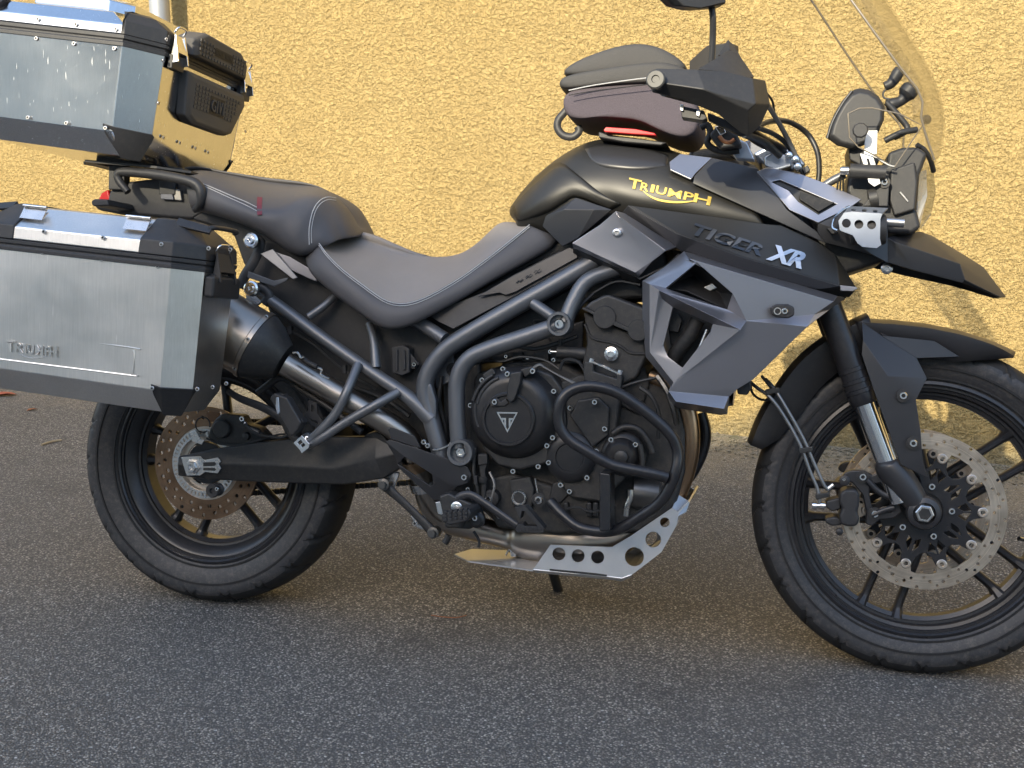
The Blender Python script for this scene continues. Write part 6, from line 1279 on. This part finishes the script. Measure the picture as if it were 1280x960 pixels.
# --- spot lamp with blue-grey perforated cover
lamp = lathe('spot_lamp', [(-.045, .02), (-.045, .027), (-.01, .0285), (.012, .0285), (.016, .026), (.016, .01)], B(1096, 287, -.165), (1, 0, .05), 'black_plastic', bike, n=28)
pxplate('lamp_cover', [(1048, 276), (1055, 266), (1065, 264.5), (1103, 267), (1100.5, 274), (1100, 298), (1101.5, 306), (1096, 310), (1078, 308.5), (1072, 304), (1066, 294), (1050, 288)], [circ2(1058, 279, 5.7), circ2(1073.6, 280.3, 5.7), circ2(1089.5, 281, 5.7)], -.20, .0025, 'silver_print', lamp)
pxs = [(1055, 266), (1061, 257.5), (1110, 260), (1103, 267)]; hls = [circ2(1067, 262.3, 3.4, 12, 1.7), circ2(1080.5, 263, 3.4, 12, 1.7), circ2(1094, 264, 3.4, 12, 1.7)]
def lcm(u, v, s): t = (267-v)/9.; p = B(u, v, -.20+.035*max(0, min(1.2, t))); return (p[0], p[1]+.002*s, p[2]-.002*s)
mesh('lamp_cover_top', *plate_geo(pxs, hls, lcm, .002), 'silver_print', lamp)
tube('lamp_wire_guard', BL([(1047, 288, -.19), (1041, 284, -.18), (1044, 272, -.175), (1054, 262, -.17), (1062, 258, -.165)], None), .0022, 'bright_steel', lamp, n=6); prism('lamp_foot', [(1033, 285), (1045, 284), (1047, 291), (1040, 293)], -.17, -.15, 'black_plastic', lamp, bevel=.002)
tube('lamp_shaft', BL([(1108, 277.5), (1130, 279)], -.15), .0085, 'steel', lamp, n=14, sub=1)
# --- wind screen: one curved clear sheet
near = [(1010, -70, -.15), (1040, -32, -.165), (1064, 0, -.175), (1100, 50, -.18), (1128, 88, -.18), (1152, 120, -.17), (1152, 150, -.16), (1168, 200, -.13)]
mid = [(1060, -70, 0), (1085, -32, 0), (1106, 0, 0), (1134, 44, 0), (1158, 84, 0), (1175, 125, 0), (1181, 162, 0), (1174, 196, 0)]
n = 18
a_, m_ = resample(near, n), resample(mid, n); A_ = np.array([B(*q) for q in a_]); M_ = np.array([B(*q) for q in m_]); R = []
for k in np.linspace(-1, 1, 11):
    t = k*k; P_ = M_*(1-t)+A_*t; P_[:, 1] = k*np.abs(A_[:, 1]); R.append(P_)
V_ = np.concatenate(R); F_ = [(k*n+i, k*n+i+1, (k+1)*n+i+1, (k+1)*n+i) for k in range(10) for i in range(n-1)]
scr = mesh('wind_screen', V_, F_, 'clear_screen', bike, smooth=180, solid=.004)
tube('screen_edge', list(A_), .0022, 'acrylic_edge', scr, n=6, sub=1); tube('screen_edge', [p*np.array((1, -1, 1)) for p in A_], .0022, 'acrylic_edge', scr, n=6, sub=1)
# clear side deflector and its bright bracket
dv = [(1060, 142, -.17), (1074, 135.5, -.165), (1090, 135, -.165), (1124, 142, -.16), (1153, 157, -.14), (1118, 209, -.13), (1091, 193, -.16), (1073, 184, -.17), (1062, 172, -.172)]
dfl = mesh('side_deflector', BL(dv), [tuple(range(9))], 'clear_screen', bike, solid=.004, bevel=.001)
tube('deflector_edge', BL(dv+dv[:1]), .0013, 'acrylic_edge', dfl, n=6, sub=1)
lathe('deflector_knob', [(0, .006), (-.002, .013), (-.009, .0145), (-.012, .012), (-.012, .0005)], B(1075, 164, -.178), (0, 1, 0), 'black_plastic', bike, n=10, smooth=20)
prism('screen_bracket', [(1084, 163), (1097, 163), (1096, 193), (1080, 192), (1081, 178)], -.148, -.143, 'sunlit_white_metal', bike, bevel=.001)
pxplate('screen_bracket', [(1075, 192), (1090, 192), (1095, 208), (1100.5, 229), (1093, 233), (1086, 228), (1082, 212)], [[(1083, 198), (1086, 198), (1092, 218), (1088.5, 220)]], -.150, .004, 'sunlit_white_metal', bike)
tube('bracket_link', BL([(1090, 194), (1110, 206), (1118, 208)], -.145), .0022, 'steel', bike, n=6, sub=2)
# camera/phone mount seen through the screen
ball = lathe('mount_ball', [(-.016, .004), (-.014, .012), (-.006, .018), (.006, .018), (.014, .012), (.016, .004)], B(1136, 114, -.04), (.6, 0, .8), 'black_plastic', bike, n=20)
tube('mount_arm', BL([(1106, 108, -.04), (1114, 104, -.04), (1122, 92, -.04), (1125, 86, -.04)], None), [.009, .010, .012, .010], 'black_plastic', bike, n=12)
tube('mount_arm', BL([(1134, 118), (1126, 126), (1116, 130), (1108, 132)], -.04), [.014, .010, .012, .011], 'black_plastic', bike, n=12); tube('mount_loop', BL([(1109, 110), (1104, 116), (1105, 122), (1112, 124)], -.04), .002, 'hose', bike, n=6)
tube('mount_rail', BL([(1108, 128, -.05), (1126, 148, -.05), (1134, 162, -.05), (1118, 172, -.06)], None), .006, 'black_plastic', bike, n=8); tube('screen_rail', BL([(1106, 176, -.08), (1126, 166, -.08), (1146, 162, -.07)], None), .006, 'black_plastic', bike, n=8)
lathe('screen_screw', [(0, .009), (-.008, .009), (-.010, .005)], B(1156, 150, -.11), (-.5, 1, 0), 'black_plastic', bike, n=14)
# ================================================================== TANK BAG
bag = thing('tank_bag', 'small dark zipped tank bag with purple grey mesh sides on the fuel tank', 'tank bag', tuple(B(790, 172, 0)))
def bagloop(pts, Y, dx=0, dy=0, s=1.): 
    cx_ = sum(p[0] for p in pts)/len(pts); cy_ = sum(p[1] for p in pts)/len(pts); return BL([(cx_+(x-cx_)*s+dx, cy_+(y-cy_)*s+dy) for x, y in pts], Y)
def bagpart(name, pts, mat, hw=.105, sub=2):
    n = len(pts); L = []
    for Y, s in ((-hw, .90), (-hw*.93, .97), (-hw*.75, 1.0), (hw*.75, 1.0), (hw*.93, .97), (hw, .90)): L.append(np.array(bagloop(pts, 0, s=s)))
    for q, Y in zip(L, (-hw, -hw*.93, -hw*.75, hw*.75, hw*.93, hw)):
        q[:, 1] = Y
    V = np.concatenate(L); F = [tuple(range(n))[::-1], tuple(range(5*n, 6*n))]+[(k*n+i, k*n+(i+1) % n, (k+1)*n+(i+1) % n, (k+1)*n+i) for k in range(5) for i in range(n)]
    return mesh(name, V, F, mat, bag, smooth=180, sub=sub)
bagpart('lower_body', [(712, 124), (712, 145), (719, 158), (735, 161), (752, 158), (780, 159), (808, 162), (822, 170), (845, 180), (862, 184), (876, 178), (882, 160), (876, 135), (860, 112), (812, 114), (760, 118)], 'bag_mesh', .11)
bagpart('zip_band', [(708, 120), (710, 110), (740, 104), (790, 96), (840, 90), (868, 100), (872, 116), (840, 118), (800, 118), (750, 122), (714, 126)], 'bag_top', .118)
bagpart('lid', [(710, 110), (715, 99), (730, 90), (752, 81), (780, 72), (808, 68), (832, 73), (852, 84), (866, 96), (862, 106), (820, 104), (770, 106)], 'bag_top', .112)
tube('zip_line', BL([(711, 113), (740, 107), (780, 101), (820, 96)], -.128), .0012, 'stitch', bag, n=5); tube('zip_line', BL([(711, 119), (740, 114), (780, 109), (815, 105)], -.130), .001, 'hose', bag, n=5)
prism('base_ring', [(748, 164), (760, 168), (800, 173), (834, 178), (826, 182), (780, 178), (748, 172)], -.10, .10, 'black_plastic', bag, bevel=.003)
prism('release_clip', [(754, 163), (757, 158.5), (794, 161), (818, 166), (821, 169.5), (795, 168), (756, 165)], -.118, -.09, 'red_plastic', bag, bevel=.002)
tube('carry_strap', BL([(716, 128, -.06), (706, 140, -.06), (698, 150, -.06), (697, 160, -.06), (704, 169, -.06), (716, 171, -.06), (724, 164, -.06), (722, 158, -.06)], None), .008, 'black_plastic', bag, n=8, flat=.5); prism('strap_buckle', [(711, 130), (718, 128), (721, 142), (714, 145)], -.075, -.05, 'black_plastic', bag, bevel=.002)
bpy.context.view_layer.update()
